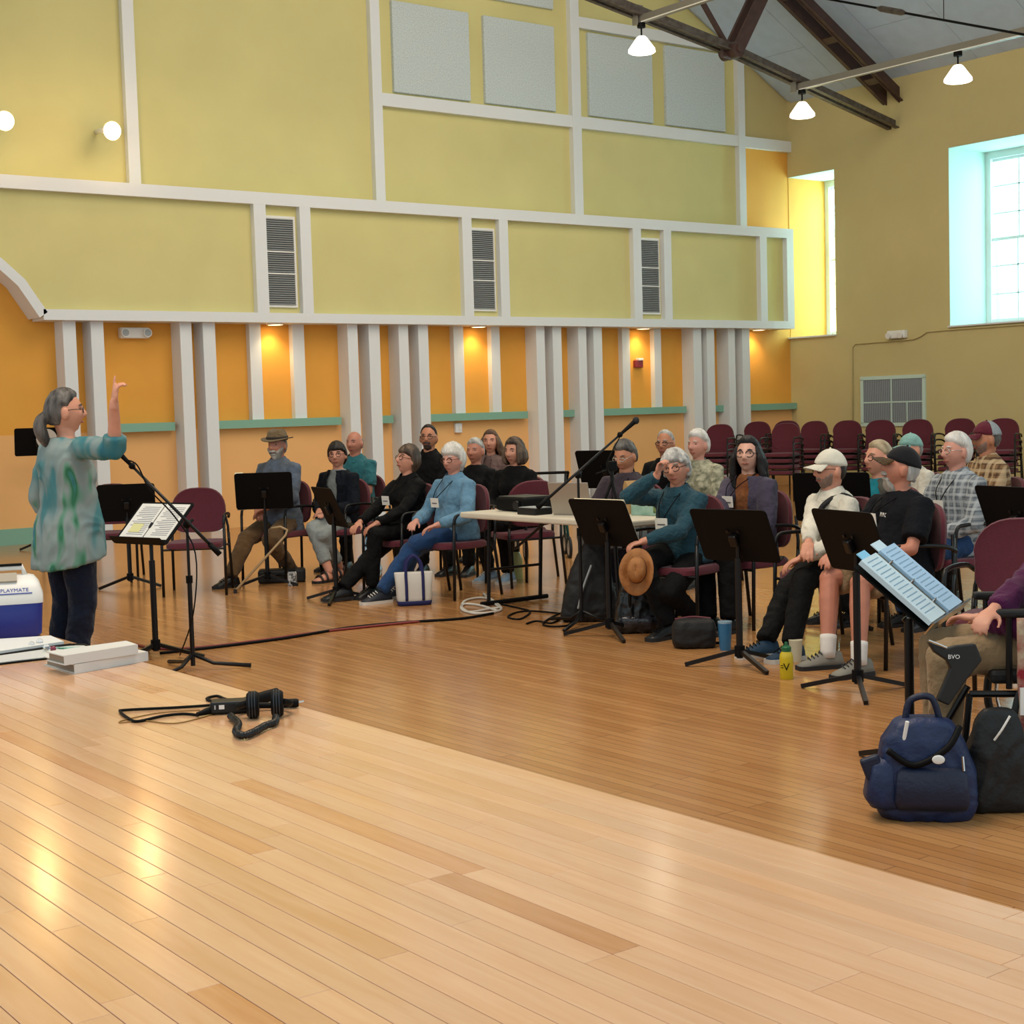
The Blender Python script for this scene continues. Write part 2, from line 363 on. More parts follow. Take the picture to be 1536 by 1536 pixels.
# things fixed to the back wall
def wallbox(p): return None
dlx = [((413, 488)), ((718, 491)), ((965, 493)), ((1138, 494))]
for px, py in dlx:
    q = ony(px, py, YB-.2); t = thing('downlight', 'small warm downlight glowing under the white band, above the %s' % {413: 'bearded man in the hat', 718: 'seated people in black', 965: 'red alarm box', 1138: 'orange corner bay'}[px], 'downlight', (q.x, YB-.2, 2.735), group='downlights under the band')
    MB().lathe([(.12, .004), (.12, -.012), (.10, -.016), (.10, .004)]).build('trim_ring', M_white, t, smooth=2)
    MB().lathe([(.098, .002), (.098, -.008)]).build('lens', M_dl, t)
    l = bpy.data.lights.new('downlight_lamp', 'SPOT'); l.energy = 30; l.color = (1, .72, .36); l.spot_size = R(110); l.spot_blend = .8; l.shadow_soft_size = .08
    lo = bpy.data.objects.new('downlight_lamp', l); COL.objects.link(lo); lo.location = (0, .02, -.03); lo.rotation_euler = (R(12), 0, 0); lo.parent = t
q0, q1 = ony(179, 491, YB-.06), ony(223, 508, YB-.06)
t = thing('emergency_light', 'white twin-head emergency light on orange wall above the conductor\'s raised hand', 'emergency light', ((q0.x+q1.x)/2, YB, (q0.z+q1.z)/2))
MB().box((0, -.05, 0), (q1.x-q0.x, .1, .14)).build('case', M_white, t, bev=.015)
for s in (-1, 1):
    MB().tube([(s*.15, -.10, 0), (s*.15, -.15, 0)], [.05, .058], 16).build('lamp_head', M_white, t, smooth=2)
    MB().tube([(s*.15, -.150, 0), (s*.15, -.154, 0)], .045, 16).build('lamp_lens', M_slat, t)
q = ony(958, 544, YB-.04); t = thing('fire_alarm', 'small red and white fire alarm strobe on the orange wall', 'alarm', (q.x, YB, q.z))
MB().box((0, -.03, -.02), (.17, .06, .12)).build('case', mat('alarm_red', '#8e2b33', .4), t, bev=.008)
MB().box((.02, -.045, .055), (.11, .07, .04)).build('strobe', M_white, t, bev=.006)
q = ony(687, 642, YB-.04); t = thing('wall_outlet', 'small cream socket box on the peach wall below the green rail', 'outlet', (q.x, YB-.01, q.z))
MB().box((0, -.03, 0), (.12, .05, .14)).build('plate', M_trim, t, bev=.006); MB().box((.02, -.06, 0), (.04, .02, .06)).build('plug', M_white, t, bev=.004)
# flood lamps high on the wall
for px, py, wh in ((5, 181, 'further from the tall post'), (166, 196, 'beside the tall white post')):
    q = ony(px, py, 18.1); t = thing('flood_lamp', 'bright round flood lamp glaring on the yellow wall, '+wh, 'lamp', (q.x, q.y, q.z), group='flood lamps on the yellow wall')
    MB().tube([(0, .46, .06), (0, .30, .05), (0, .12, .02)], [.03, .03, .05], 12).build('arm', M_white, t, smooth=True)
    MB().tube([(0, .12, .02), (0, .02, 0), (0, -.05, -.01)], [.05, .10, .115], 20).build('housing', M_white, t, smooth=2)
    MB().ell((0, -.05, -.01), (.105, .05, .105)).build('bulb', M_bulb, t, smooth=True)
    l = bpy.data.lights.new('flood_bulb', 'POINT'); l.energy = 12; l.color = (1, .66, .32); l.shadow_soft_size = .12
    lo = bpy.data.objects.new('flood_bulb', l); COL.objects.link(lo); lo.location = (0, -.24, -.02); lo.parent = t

# ------------------------------------------------------------------ right wall with deep window bays
openings = [(17.51, 18.57), (13.06, 15.165), (8.6, 10.7), (4.15, 6.25)]
ZW0, ZW1, TH = 2.59, 5.42, 1.15
wr = MB(); wr.bb(XR, XR+TH, 0, YB+.3, 0, ZW0); wr.bb(XR, XR+TH, 0, YB+.3, ZW1, 7.0)
ys = [0]+[v for o in reversed(openings) for v in o]
for i in range(0, len(ys)-1, 2): wr.bb(XR, XR+TH, ys[i], ys[i+1], ZW0, ZW1)
wallr = wr.build('wall_right', M_yellow2, kind='structure', label='plain ochre-yellow side wall with deep window bays', cat='wall')
MB().bb(XR+.01, XR+TH, YB-.008, YB+.001, ZW0, ZW1).build('bay_cheek', M_orange, wallr)
for n_, (ya, yb) in enumerate(openings):
    w = thing('window_%d' % (n_+1), None, None, (XR+TH-.16, 0, 0), kind='structure'); tag(w, ['tall sash window hard against the orange back wall', 'tall multi-pane sash window in a deep pale bay', 'tall sash window further along the side wall', 'last tall sash window along the side wall'][n_], 'window')
    if n_: MB().bb(-TH+.16+.003, 0, yb-.006, yb+.004, ZW0, ZW1).build('reveal', M_reveal, w)
    if n_: MB().bb(-TH+.16+.003, 0, ya-.004, ya+.006, ZW0, ZW1).build('reveal', M_reveal, w)
    MB().bb(-TH+.16+.003, 0, ya, yb, ZW1-.006, ZW1+.004).build('reveal', M_reveal, w)
    MB().bb(-TH+.10, 0, ya, yb, ZW0-.004, ZW0+.02).build('window_sill', M_trim, w)
    for a, b in ((ya+.006, ya+.10), (yb-.10, yb-.006)): MB().bb(-.03, .09, a, b, ZW0+.02, ZW1-.006).build('frame_stile', M_sash, w)
    MB().bb(-.03, .09, ya+.10, yb-.10, ZW1-.12, ZW1).build('frame_head', M_sash, w); MB().bb(-.03, .09, ya+.10, yb-.10, ZW0, ZW0+.08).build('frame_foot', M_sash, w)
    zm = (ZW0+ZW1)/2; cols = 2 if n_ == 0 else 4
    for k, (z0, z1, xo) in enumerate(((ZW0+.08, zm+.02, .0), (zm-.02, ZW1-.12, .04))):
        s_ = MB().bb(xo, xo+.04, ya+.10, yb-.10, z0, z0+.05).build('sash_rail', M_sash, w); MB().bb(xo, xo+.04, ya+.10, yb-.10, z1-.045, z1).build('sash_rail', M_sash, w)
        for i in range(1, cols): y = ya+.1+(yb-ya-.2)*i/cols; MB().bb(xo+.008, xo+.03, y-.011, y+.011, z0, z1).build('muntin', M_sash, w)
        for i in range(1, 3): z = z0+(z1-z0)*i/3; MB().bb(xo+.008, xo+.03, ya+.1, yb-.1, z-.011, z+.011).build('muntin', M_sash, w)
        MB().bb(xo+.018, xo+.022, ya+.1, yb-.1, z0, z1).build('pane', mat('window_glass', (.93, 1, 1), .02, trans=1., spec=.2, alpha=.25), w)
# return-air grille, emergency light and conduit on the right wall
g = thing('return_grille', 'square grey louvred air grille in a pale frame on the side wall', 'grille', (XR, 16.31, 1.44))
for a in ((0, 0, .36+.03, 1.34, .06), (0, 0, -.36-.03, 1.34, .06)): MB().box((-.012, 0, a[2]), (.03, a[3], a[4])).build('frame_rail', M_reveal, g)
for s in (-1, 1): MB().box((-.012, s*.64, 0), (.03, .06, .74)).build('frame_stile', M_reveal, g)
MB().box((-.004, 0, 0), (.008, 1.24, .72)).build('backing', M_dark, g)
MB().box((-.015, 0, -.02), (.02, 1.24, .022)).build('divider', M_reveal, g); MB().box((-.015, .02, 0), (.02, .022, .72)).build('divider', M_reveal, g); MB().box((-.015, -.30, -.19), (.02, .02, .34)).build('divider', M_reveal, g)
sl = MB()
for i in range(62): sl.box((-.012, -.61+i*.02, 0), (.012, .009, .71), rot=(0, 0, R(25)))
sl.build('louvres', M_slat, g, kind='stuff')
t = thing('emergency_light', 'white emergency light box above the conduit on the side wall', 'emergency light', (XR, 16.17, 2.53))
MB().box((-.05, 0, 0), (.1, .36, .13)).build('case', M_white, t, bev=.015)
for s in (-1, 1): MB().tube([(-.10, s*.12, -.01), (-.15, s*.12, -.02)], [.045, .05], 14).build('lamp_head', M_white, t, smooth=2)
cp = [(17.16, 0.7), (17.15, 2.36), (17.08, 2.425), (16.2, 2.43), (15.85, 2.44), (15.72, 2.48), (15.6, 2.545), (15.0, 2.55), (12, 2.55)]
MB().tube([(XR-.018, y, z) for y, z in cp], .014, 8).build('conduit', M_yellow2, label='thin painted conduit running along the side wall below the windows', cat='conduit', smooth=True)

# ------------------------------------------------------------------ ceiling of boards on two slopes
ZE, SL = 6.70, .544
XRG = 10.0
nrm = Vector((SL, 0, 1)).normalized()
ceil = MB().add([(XR+.3, 0, ZE+.05-.3*SL), (XR+.3, YB+.2, ZE+.05-.3*SL), (XRG, YB+.2, ZE+.05+(XR-XRG)*SL), (XRG, 0, ZE+.05+(XR-XRG)*SL), (-.3, YB+.2, ZE+.05), (-.3, 0, ZE+.05)], [(0, 1, 2, 3), (3, 2, 4, 5)]).build('ceiling', M_ceil, kind='structure', label='sloping ceiling of pale blue-grey boards', cat='ceiling')
u = Vector((-1, 0, SL)).normalized(); tlen = math.hypot(1, SL)
me = None
for j in range(12):
    yy = 17.18-1.29*j + 1.29
    for i in range(5):
        L = 2.42; s0 = (i - (.5 if j % 2 else 0))*L
        a = max(s0, 0); e = min(s0+L, (XR-XRG)*tlen)
        if e-a < .1: continue
        y0 = min(yy+.004, YB-.001); 
        y1 = min(yy+1.286, YB-.001)
        if y1-y0 < .1: continue
        m_ = MB(); c0 = Vector((XR, 0, ZE))
        p = [c0+u*(a+.004), c0+u*(e-.004)]
        m_.add([(p[0].x, y0, p[0].z), (p[1].x, y0, p[1].z), (p[1].x, y1, p[1].z), (p[0].x, y1, p[0].z)]+[(q.x+nrm.x*.03, y, q.z+nrm.z*.03) for q, y in ((p[0], y0), (p[1], y0), (p[1], y1), (p[0], y1))], [(3, 2, 1, 0), (4, 5, 6, 7), (0, 1, 5, 4), (1, 2, 6, 5), (2, 3, 7, 6), (3, 0, 4, 7)])
        m_.build('ceiling_board', M_ceil, ceil)

# ------------------------------------------------------------------ roof truss
YT = 16.24
tr = thing('roof_truss', 'dark brown riveted steel roof truss with kinked lower chord', 'truss', (0, 0, 0))
def chan(a, b, dy, w, h, m, name):
    a, b = Vector(a), Vector(b); MB().beam(a+Vector((0, dy, 0)), b+Vector((0, dy, 0)), w, h).build(name, m, tr)
nd = Vector((16.58, YT, 6.74)); e0 = Vector((20.32, YT, 5.95)); far = Vector((10.0, YT, 7.80))
for dy in (-.045, .045):
    chan(e0, nd, dy, .014, .13, M_steel2, 'lower_chord'); chan(nd, far, dy, .014, .15, M_steel2, 'lower_chord')
    for a, b in ((e0, nd), (nd, far)): MB().beam(Vector(a)+Vector((0, dy*1.9, -.06)), Vector(b)+Vector((0, dy*1.9, -.06)), .08, .014).build('chord_flange', M_steel2, tr)
r0 = Vector((20.4, YT, 6.36)); r1 = Vector((XRG, YT, 6.36+(20.4-XRG)*SL))
for dy in (-.13, .13):
    chan(r0, r1, dy, .02, .22, M_steel, 'rafter_channel'); MB().beam(r0+Vector((0, dy*1.25, -.10)), r1+Vector((0, dy*1.25, -.10)), .085, .016).build('rafter_flange', M_steel, tr)
for k in (.06, .155, .25, .36): p = r0.lerp(r1, k); MB().box(p+Vector((0, 0, -.10)), (.14, .26, .02), rot=(0, math.atan(SL), 0)).build('batten_plate', M_steel, tr)
st = Vector((17.45, YT, 8.0))
for dy in (-.10, .10): chan(nd+Vector((0, 0, -.08)), st, dy, .05, .20, M_steel, 'strut')
MB().tube([nd+Vector((0, -.16, -.03)), nd+Vector((0, .16, -.03))], .12, 16).build('pin', M_steel, tr, smooth=2)
MB().tube([nd+Vector((0, -.19, -.03)), nd+Vector((0, .19, -.03))], .055, 12).build('pin_nut', M_steel, tr, smooth=2)
MB().box(nd+Vector((-.05, 0, -.02)), (.34, .05, .26)).build('gusset', M_steel, tr, bev=.04)
MB().beam(nd+Vector((-.10, 0, .05)), (15.65, YT, 7.75), .05, .07).build('web_bar', M_steel, tr)
mir = lambda p: Vector((2*XRG-p[0], p[1], p[2]))
for dy in (-.045, .045):
    chan(mir(e0), mir(nd), dy, .014, .13, M_steel2, 'lower_chord'); chan(mir(nd), far, dy, .014, .15, M_steel2, 'lower_chord')
for dy in (-.13, .13): chan(mir(r0), r1, dy, .02, .22, M_steel, 'rafter_channel')
for dy in (-.10, .10): chan(mir(nd), mir(st), dy, .05, .20, M_steel, 'strut')
MB().beam(far, r1, .06, .06, up=(1, 0, 0)).build('king_rod', M_steel, tr)
# tie rod of the next bay, running out towards the room
a = ony(1222, -5, YT-.14); b = dep(1536, 52, 19.4)
rod = thing('tie_rod', 'thin black tie rod with a turnbuckle below the ceiling', 'rod', tuple(a)); d = b-a
MB().tube([(0, 0, 0), d*((XR-a.x)/d.x if d.x > .2 else 1.6)], .017, 8).build('rod', M_black, rod); MB().tube([d*.34, d*.36, d*.46, d*.48], [.02, .045, .045, .02], 10).build('turnbuckle', M_steel2, rod)
hk = d*.66; MB().tube([hk, hk+Vector((0, 0, .62))], .006, 6).build('hanger', M_black, rod)
# channel rails with pendant lamps
def rail(X, z, y0, y1, lab, lamps):
    t = thing('lighting_rail', lab, 'rail', (X, y0, z))
    MB().bb(-.045, .045, y1-y0, 0, 0, .10).build('channel', M_strut, t); MB().tube([(-.055, -.1, -.0), (-.055, y1-y0, -.0)], .008, 6).build('cable', M_white, t)
    MB().box((0, -.0, .14), (.14, .02, .24)).build('clamp', M_strut, t); MB().box((-.08, -.0, .05), (.02, .10, .16)).build('clamp', M_strut, t)
    for yy, what in lamps:
        p = thing('pendant_lamp', what, 'lamp', (X, yy, z-.005), group='pendant lamps on the rails')
        MB().tube([(0, 0, 0), (0, 0, -.06)], .06, 12).build('canopy', M_black, p); MB().tube([(0, 0, -.05), (0, 0, -.19)], .012, 8).build('stem', M_black, p)
        MB().lathe([(.05, -.18), (.075, -.20), (.19, -.36), (.195, -.40), (.17, -.415), (.02, -.40)]).build('glass_shade', M_glow, p, smooth=2)
        l = bpy.data.lights.new('pendant_bulb', 'POINT'); l.energy = 8; l.color = (1, .88, .68); l.shadow_soft_size = .2
        lo = bpy.data.objects.new('pendant_bulb', l); COL.objects.link(lo); lo.location = (0, 0, -.52); lo.parent = p
rail(18.0, 6.27, 16.24, 3.0, 'grey channel rail with lamps, near the side wall', [(16.14, 'white glass pendant lamp at the truss end of the rail near the side wall'), (13.27, 'white glass pendant lamp hanging out along the rail, nearest the big window')])
rail(14.75, 6.88, 16.24, 3.0, 'grey channel rail with lamps, over the felt panels', [(16.2, 'white glass pendant lamp hanging before the felt panels')])
# ------------------------------------------------------------------ people: builder
def remesh(mb, voxel, smooth_it=4, fac=.5):
    me = mb.mesh('tmp'); o = bpy.data.objects.new('tmp', me)
    r = o.modifiers.new('r', 'REMESH'); r.mode = 'VOXEL'; r.voxel_size = voxel; r.use_smooth_shade = True
    if smooth_it:
        s = o.modifiers.new('s', 'SMOOTH'); s.iterations = smooth_it; s.factor = fac
    res = evalmesh(o); bpy.data.objects.remove(o); bpy.data.meshes.remove(me)
    res.polygons.foreach_set('use_smooth', [True]*len(res.polygons)); return res
from mathutils import noise as mnoise
def wrinkle(me, amp=.007, sc=9., seed=0.):
    off = Vector((seed*3.1, seed*1.7, seed)); n_ = len(me.vertices); co = [0.]*(n_*3); no = [0.]*(n_*3)
    me.vertices.foreach_get('co', co); me.vertices.foreach_get('normal', no); N3 = mnoise.noise
    for i in range(0, n_*3, 3):
        q = Vector((co[i]*sc, co[i+1]*sc, co[i+2]*sc*.75))+off; w = N3(q*.6)*2
        d = amp*((1-abs(N3(q+Vector((w, 0, -w))))*3.2)*.75+N3(q*2.3)*.6)
        co[i] += no[i]*d; co[i+1] += no[i+1]*d; co[i+2] += no[i+2]*d
    me.vertices.foreach_set('co', co); me.update(); return me
def ss(a, b, x):
    if a == b: return 1. if x > a else 0.
    t = max(0., min(1., (x-a)/(b-a))); return t*t*(3-2*t)
def G(x, s): return math.exp(-(x/s)**2)
def head_pt(d, fem=0., jaw=1., nose=1.):
    ax, ay, az = .075, .096, .118
    x, y, z = d.x*ax, d.y*ay, d.z*az
    if d.z < 0:
        x *= 1-(.34+.05*fem)*(-d.z)**1.7/jaw
        if d.y < 0: y *= 1-.42*(-d.z)**1.1
        else: y *= 1-.10*(-d.z)**2
    if d.y > 0:
        f = ss(.25, .7, d.y)
        ax_ = abs(x)
        n = .0
        zt = -.020
        if z > zt: n += ss(.045, zt, z)*G(x, .0095+.005*ss(.03, zt, z))*.026*nose
        else: n += math.exp(-((z-zt)/.010)**2)*G(x, .0150)*.026*nose
        n += -.0105*G(ax_-.032, .016)*G(z-.016, .013) + .0045*G(ax_-.026, .022)*G(z-.037, .010)
        n += .005*G(ax_-.042, .018)*G(z+.016, .018)
        n += .0045*G(x, .021)*(G(z+.050, .005)+G(z+.061, .006)) - .003*G(x, .02)*G(z+.0555, .0028) - .004*G(x, .02)*G(z+.073, .008)
        n += .010*G(x, .024)*G(z+.097, .018)
        y += n*f
    return Vector((x, y, z))
def hairline(ph, style):
    # lowest hair height (unit sphere z) at azimuth ph from the face, 0..pi
    front, temple, side, back = style
    p = math.degrees(ph)
    if p < 40: return front
    if p < 72: return front+(temple-front)*ss(40, 72, p)
    if p < 95: return temple+(side-temple)*ss(72, 95, p)
    return side+(back-side)*ss(95, 125, p)
HSTY = {'short': (.60, .42, -.12, -.55), 'full': (.55, .36, -.25, -.68), 'bob': (.58, .34, -.6, -.9), 'fringe': (.36, .22, -.5, -.8), 'bald': (.95, .80, -.1, -.5), 'receding': (.80, .60, -.15, -.55), 'back': (.64, .45, -.12, -.6)}
def hair_mesh(mb, hf, style, th, M, c, curl=0., crown=0., bald=False, seed=0):
    rnd = random.Random(seed); ph0 = [rnd.uniform(0, 6.28) for _ in range(6)]
    st = HSTY[style]
    def fn(d):
        p = hf(d); ph = math.atan2(abs(d.x), d.y); hl = hairline(ph, st)
        k = ss(hl-.02, hl+.16, d.z)
        if bald: k *= 1-ss(.28, .5, d.z)
        if style in ('short', 'bald', 'receding', 'back', 'full'): k *= 1-.98*G(d.y+.02, .26)*(1-ss(.22, .42, d.z))
        w = 1+.22*math.sin(ph*9+ph0[0]+d.z*3)*.5+.18*math.sin(d.x*22+ph0[1])*math.sin(d.y*19+ph0[2])
        if curl: w += curl*math.sin(d.x*26+ph0[3])*math.sin(d.y*24+ph0[4])*math.sin(d.z*25+ph0[5])
        t = -.012+k*(.012+th*w+crown*max(0, d.z)**2)
        return p+d*t
    mb.ell(c, 1, M=M, u=56, w=40, fn=fn)
def two_bone(a, b, l1, l2, pole):
    d = b-a; L = d.length
    if L > (l1+l2)*.999: b = a+d*((l1+l2)*.999/L); d = b-a; L = d.length
    x = (l1*l1-l2*l2+L*L)/(2*L); h = math.sqrt(max(0, l1*l1-x*x)); u = d.normalized(); p = Vector(pole); p = (p-u*p.dot(u)).normalized()
    return a+u*x+p*h, b
def hand(mb, w, d, n, side, curl=.5, spread=.1, sc=1., point=False):
    """palm and five fingers: w wrist, d finger direction, n palm normal, side +1 thumb on d x n side"""
    d = Vector(d).normalized(); n = Vector(n); n = (n-d*n.dot(d)).normalized(); s = d.cross(n)*side
    Q = Matrix((s, d, n)).transposed()
    mb.ell(w+d*.045*sc, (.040*sc, .052*sc, .0165*sc), M=Q, u=12, w=8)
    mb.tube([w-d*.03, w+d*.02*sc], [.024*sc, .026*sc], 10, sx=1.)
    for i, (off, L) in enumerate(((.028, .074), (.010, .083), (-.010, .078), (-.027, .060))):
        L *= sc; p = w+d*.083*sc+s*off*sc; cl = curl if not (point and i == 0) else .02; dd = (d+s*(spread*(1.2-i*.8))).normalized(); pts = [p-d*.02*sc, p]; ang = 0
        for seg, fr in enumerate((.44, .32, .24)):
            ang += cl*(.75 if seg == 0 else .95); v = dd*math.cos(ang)+n*math.sin(ang); pts.append(pts[-1]+v*L*fr)
        mb.tube(pts, [.0095*sc, .0095*sc, .0088*sc, .0080*sc, .0068*sc], 8, dome=True)
    b = w+d*.022*sc+s*.026*sc; t1 = b+(s*.55+d*.6+n*.45).normalized()*.040*sc; t2 = t1+(s*.15+d*.85+n*.35).normalized()*.032*sc
    mb.tube([w+d*.012*sc+s*.012*sc, b, t1, t2], [.014*sc, .0125*sc, .0105*sc, .0085*sc], 8, dome=True)
def shoe(name, root, ank, fwd, m, sole, L=.275, lace=None, sandal=None, skin=None, ht=.10):
    """ank = ankle point in root coordinates; shoe sole at z=0 of the floor under it"""
    fwd = Vector((fwd[0], fwd[1], 0)).normalized(); s = Vector((fwd.y, -fwd.x, 0)); base = Vector((ank[0], ank[1], ank[2]-.095))
    def P(f, x, z): return base+fwd*f+s*x+Vector((0, 0, z))
    prof = [(-.085, .026, .055), (-.075, .036, .092), (-.03, .040, ht+.005), (.03, .041, ht-.005), (.08, .043, .072), (.13, .047, .052), (L-.115, .043, .042), (L-.095, .028, .030)]
    mb = MB(); sl = MB(); rs = []; rs2 = []
    for f, w, h in prof:
        rs.append([P(f, w*math.cos(a), .014+max(0, math.sin(a))*(h-.014)) if math.sin(a) >= -.01 else P(f, w*math.cos(a), .014) for a in [2*math.pi*j/14 for j in range(14)]])
        rs2.append([P(f+(.004 if f > .1 else -.004 if f < -.07 else 0), (w+.004)*c, z) for c, z in ((1, 0), (1, .024), (-1, .024), (-1, 0))])
    if not sandal:
        mb.rings(rs); o = mkobj(name, mb.mesh(name), m, root, smooth=True)
        if lace:
            lm = MB()
            for k in range(4): f = .045+.022*k; z = .088-.010*k; lm.tube([P(f, -.022, z-.004), P(f+.008, 0, z+.012), P(f, .022, z-.004)], .0035, 6)
            lm.build('laces', lace, o)
    else:
        mb.rings(rs); o = mkobj('bare_foot', mb.mesh('bare_foot'), skin, root, smooth=True)
        for f, z in ((.12, .05), (.06, .078), (-.01, .10)):
            mb2 = MB(); mb2.tube([P(f, .05*math.cos(a), .015+max(0, math.sin(a))*z) for a in [math.pi*j/10 for j in range(11)]], .011, 6); mb2.build('sandal_strap', m, root, smooth=True)
    sl.rings(rs2); mkobj('shoe_sole', sl.mesh('shoe_sole'), sole, o)
    return o
SKINC = {'fair': '#c98d74', 'pink': '#c98f7c', 'tan': '#b57a5c', 'pale': '#d3a08a', 'ruddy': '#b97a63'}
def skinm(k): return mat('skin_'+k, SKINC[k], .5, var=.10, vs=14, bump=.05, bs=90, spec=.35)
LIPS = mat('lip_skin', '#9a5348', .5); EYEW = mat('eye_white', '#cfc6bd', .3); IRIS = mat('eye_iris', '#1d1512', .2); BROWS = {}
def cloth(name, c, c2=None, bump=.7, bs=16., rough=.85, var=.15, vs=9., sheen=.1): return mat(name, c, rough, var=var, vs=vs, bump=bump, bs=bs, c2=c2, sheen=sheen, bdist=.03, spec=.25)
def hairm(name, c, c2): return mat(name, c, .55, c2=c2, vs=26, bump=.9, bs=42, stretch=(1, 1, .14), bdist=.015, spec=.4)

def person(label, hx, hy, D, face, skin='fair', fem=False, hair=None, top=None, pants=None, shoes=None, lean=.06, side=0., head=(0, 0, 0), hands=None, feet=None, sleeves='long', seated=True,
           beard=None, glasses=None, width=1., belly=0., collar=None, tag_at=None, hat=None, extra=None, legs='long', vox=.0065, sock=None, nose=1., zoff=0., group=None, hz=None, brow=None, footpx=None, over=None, palm=None, curl=None, jaw=1., kneepole=None, pose_pos=None):
    sk = skinm(skin); tgt = dep(hx, hy, D)
    if hz is None: hz = .53 if seated else .935
    tc = -Vector((tgt.x, tgt.y)).normalized(); lf = Vector((tc.y, -tc.x))
    fv = tc*math.cos(R(face))+lf*math.sin(R(face)); head = (-(head[0]-face),)+tuple(head[1:])
    th = heading(fv.x, fv.y); cs, sn = math.cos(th), math.sin(th)
    base_t, neck_h = (.475, .120)
    if not seated: base_t = .49
    up = Vector((math.sin(side), math.sin(lean), math.cos(lean)*math.cos(side))).normalized()
    k = (tgt.z-hz-neck_h*.98)/(base_t*up.z)
    if not .80 < k < 1.25: print('PERSON torso factor', label, round(k, 2))
    k = max(.8, min(1.25, k)); tl = base_t*k
    w = width*(.93 if fem else 1.02)
    hip = Vector((0, 0, hz)); N = hip+up*tl; 
    Hc = N+Vector((up.x*.5, up.y*.6+.025, 1)).normalized()*neck_h
    # root so that the head centre falls at the target
    hw = Vector((Hc.x*cs-Hc.y*sn, Hc.x*sn+Hc.y*cs, 0)); loc = Vector((tgt.x-hw.x, tgt.y-hw.y, 0))
    root = thing('person', label, 'person', loc, th, group=group)
    def tolocal(p): v = Vector(p)-loc; return Vector((v.x*cs+v.y*sn, -v.x*sn+v.y*cs, v.z))
    HM = Euler((R(head[1]), R(head[2]), R(head[0])), 'XYZ').to_matrix()   # yaw about z, pitch (+ up), roll
    HM = Matrix.Rotation(R(head[0]), 3, 'Z') @ Matrix.Rotation(R(head[1]), 3, 'X') @ Matrix.Rotation(R(head[2]), 3, 'Y')
    hf = lambda d: head_pt(d, fem=1. if fem else 0., nose=nose, jaw=jaw)
    HP = lambda x, y, z: Hc+HM @ Vector((x, y, z))
    # --- joints
    sw = .168*w; sh = N-up*.070; fwdv = Vector((0, 1, 0))
    S = {1: sh+Vector((sw, 0, 0)), -1: sh+Vector((-sw, 0, 0))}
    if hands is None: hands = {1: (.07, .27, hz+.09), -1: (-.06, .29, hz+.10)}
    pal = {1: (0, .1, -1), -1: (0, .1, -1)}
    if palm: pal.update(palm)
    cu = {1: .45, -1: .45}
    if curl: cu.update(curl)
    E_, Wr, HD = {}, {}, {}
    for s in (1, -1):
        h = hands[s]
        if h[0] == 'px': h = tuple(tolocal(dep(*h[1])))+tuple(h[2:])
        wr = Vector(h[:3]); pole = Vector((s*.75, -.55, -.5)) if len(h) < 4 else Vector(h[3]); E_[s], Wr[s] = two_bone(S[s], wr, .285, .25, pole)
        fd = (Wr[s]-E_[s]).normalized() if len(h) < 5 else Vector(h[4]).normalized(); HD[s] = fd
    HJ = {1: hip+Vector((.088*w, .0, -.0)), -1: hip+Vector((-.088*w, .0, -.0))}
    if footpx: feet = {s: tuple(tolocal(onz(*footpx[s]))) for s in footpx}
    if feet is None: feet = {1: (.10, .46), -1: (-.10, .46)} if seated else {1: (.10, .0), -1: (-.10, .0)}
    A_, K_ = {}, {}
    for s in (1, -1):
        a = Vector((feet[s][0], feet[s][1]-.07, .095)); kp = (s*.12, 1, .55) if seated else (0, 1, 0)
        if kneepole: kp = kneepole[s]
        K_[s], A_[s] = two_bone(HJ[s], a, .43, .42, kp)
    # --- body: one continuous surface
    b = MB()
    tors = [(-.06, .150, .105), (.06, .140, .100), (.22, .128, .092), (.34, .135, .095), (.42, .085, .070), (.475, .052, .050)]
    def torso(mb, sc=0., rows=tors, add=0.):
        rs = []
        for u, a, d in rows:
            c = hip+up*(u*k) + Vector((0, belly*G(u-.10, .12)*.5-.01*G(u-.40, .1), 0)); a = (a+sc)*w; d = (d+sc)*(w*.5+.5)+belly*G(u-.10, .12)*.5
            rs.append([c+Vector((math.copysign(abs(math.cos(q))**.85, math.cos(q))*a, math.copysign(abs(math.sin(q))**.85, math.sin(q))*d, 0)) for q in [2*math.pi*j/20 for j in range(20)]])
        mb.rings(rs)
    torso(b)
    b.tube([N-up*.06, N+up*.01+Vector((0, .006, 0)), HP(0, -.012, -.055)], [.060*(.88 if fem else 1), .053*(.88 if fem else 1), .056*(.88 if fem else 1)], 14, dome=True)
    b.ell(Hc, 1, M=HM, u=72, w=56, fn=hf)
    for s in (1, -1):
        b.ell(HP(s*.079, -.008, -.006), (.012, .021, .034), M=HM @ Matrix.Rotation(s*R(-18), 3, 'Z'), u=12, w=8)
        b.tube([S[s]-Vector((s*.02, 0, .02)), S[s].lerp(E_[s], .5), E_[s]], [.032, .038, .036], 10, dome=True); b.tube([E_[s], E_[s].lerp(Wr[s], .35), Wr[s]], [.036, .036, .025], 10, dome=True)
        hand(b, Wr[s], HD[s], pal[s], s, curl=cu[s], sc=.92 if fem else 1.03, point=(extra == 'point' and s == 1))
        if legs != 'long':
            b.tube([HJ[s], K_[s]], [.075, .058], 12, dome=True); b.tube([K_[s], K_[s].lerp(A_[s], .3), A_[s]], [.055, .057, .036], 12, dome=True)
    bo = mkobj('body', remesh(b, vox, 2, .4), sk, root)
    # --- face
    br = brow or (lin('#6b625c') if not hair else None)
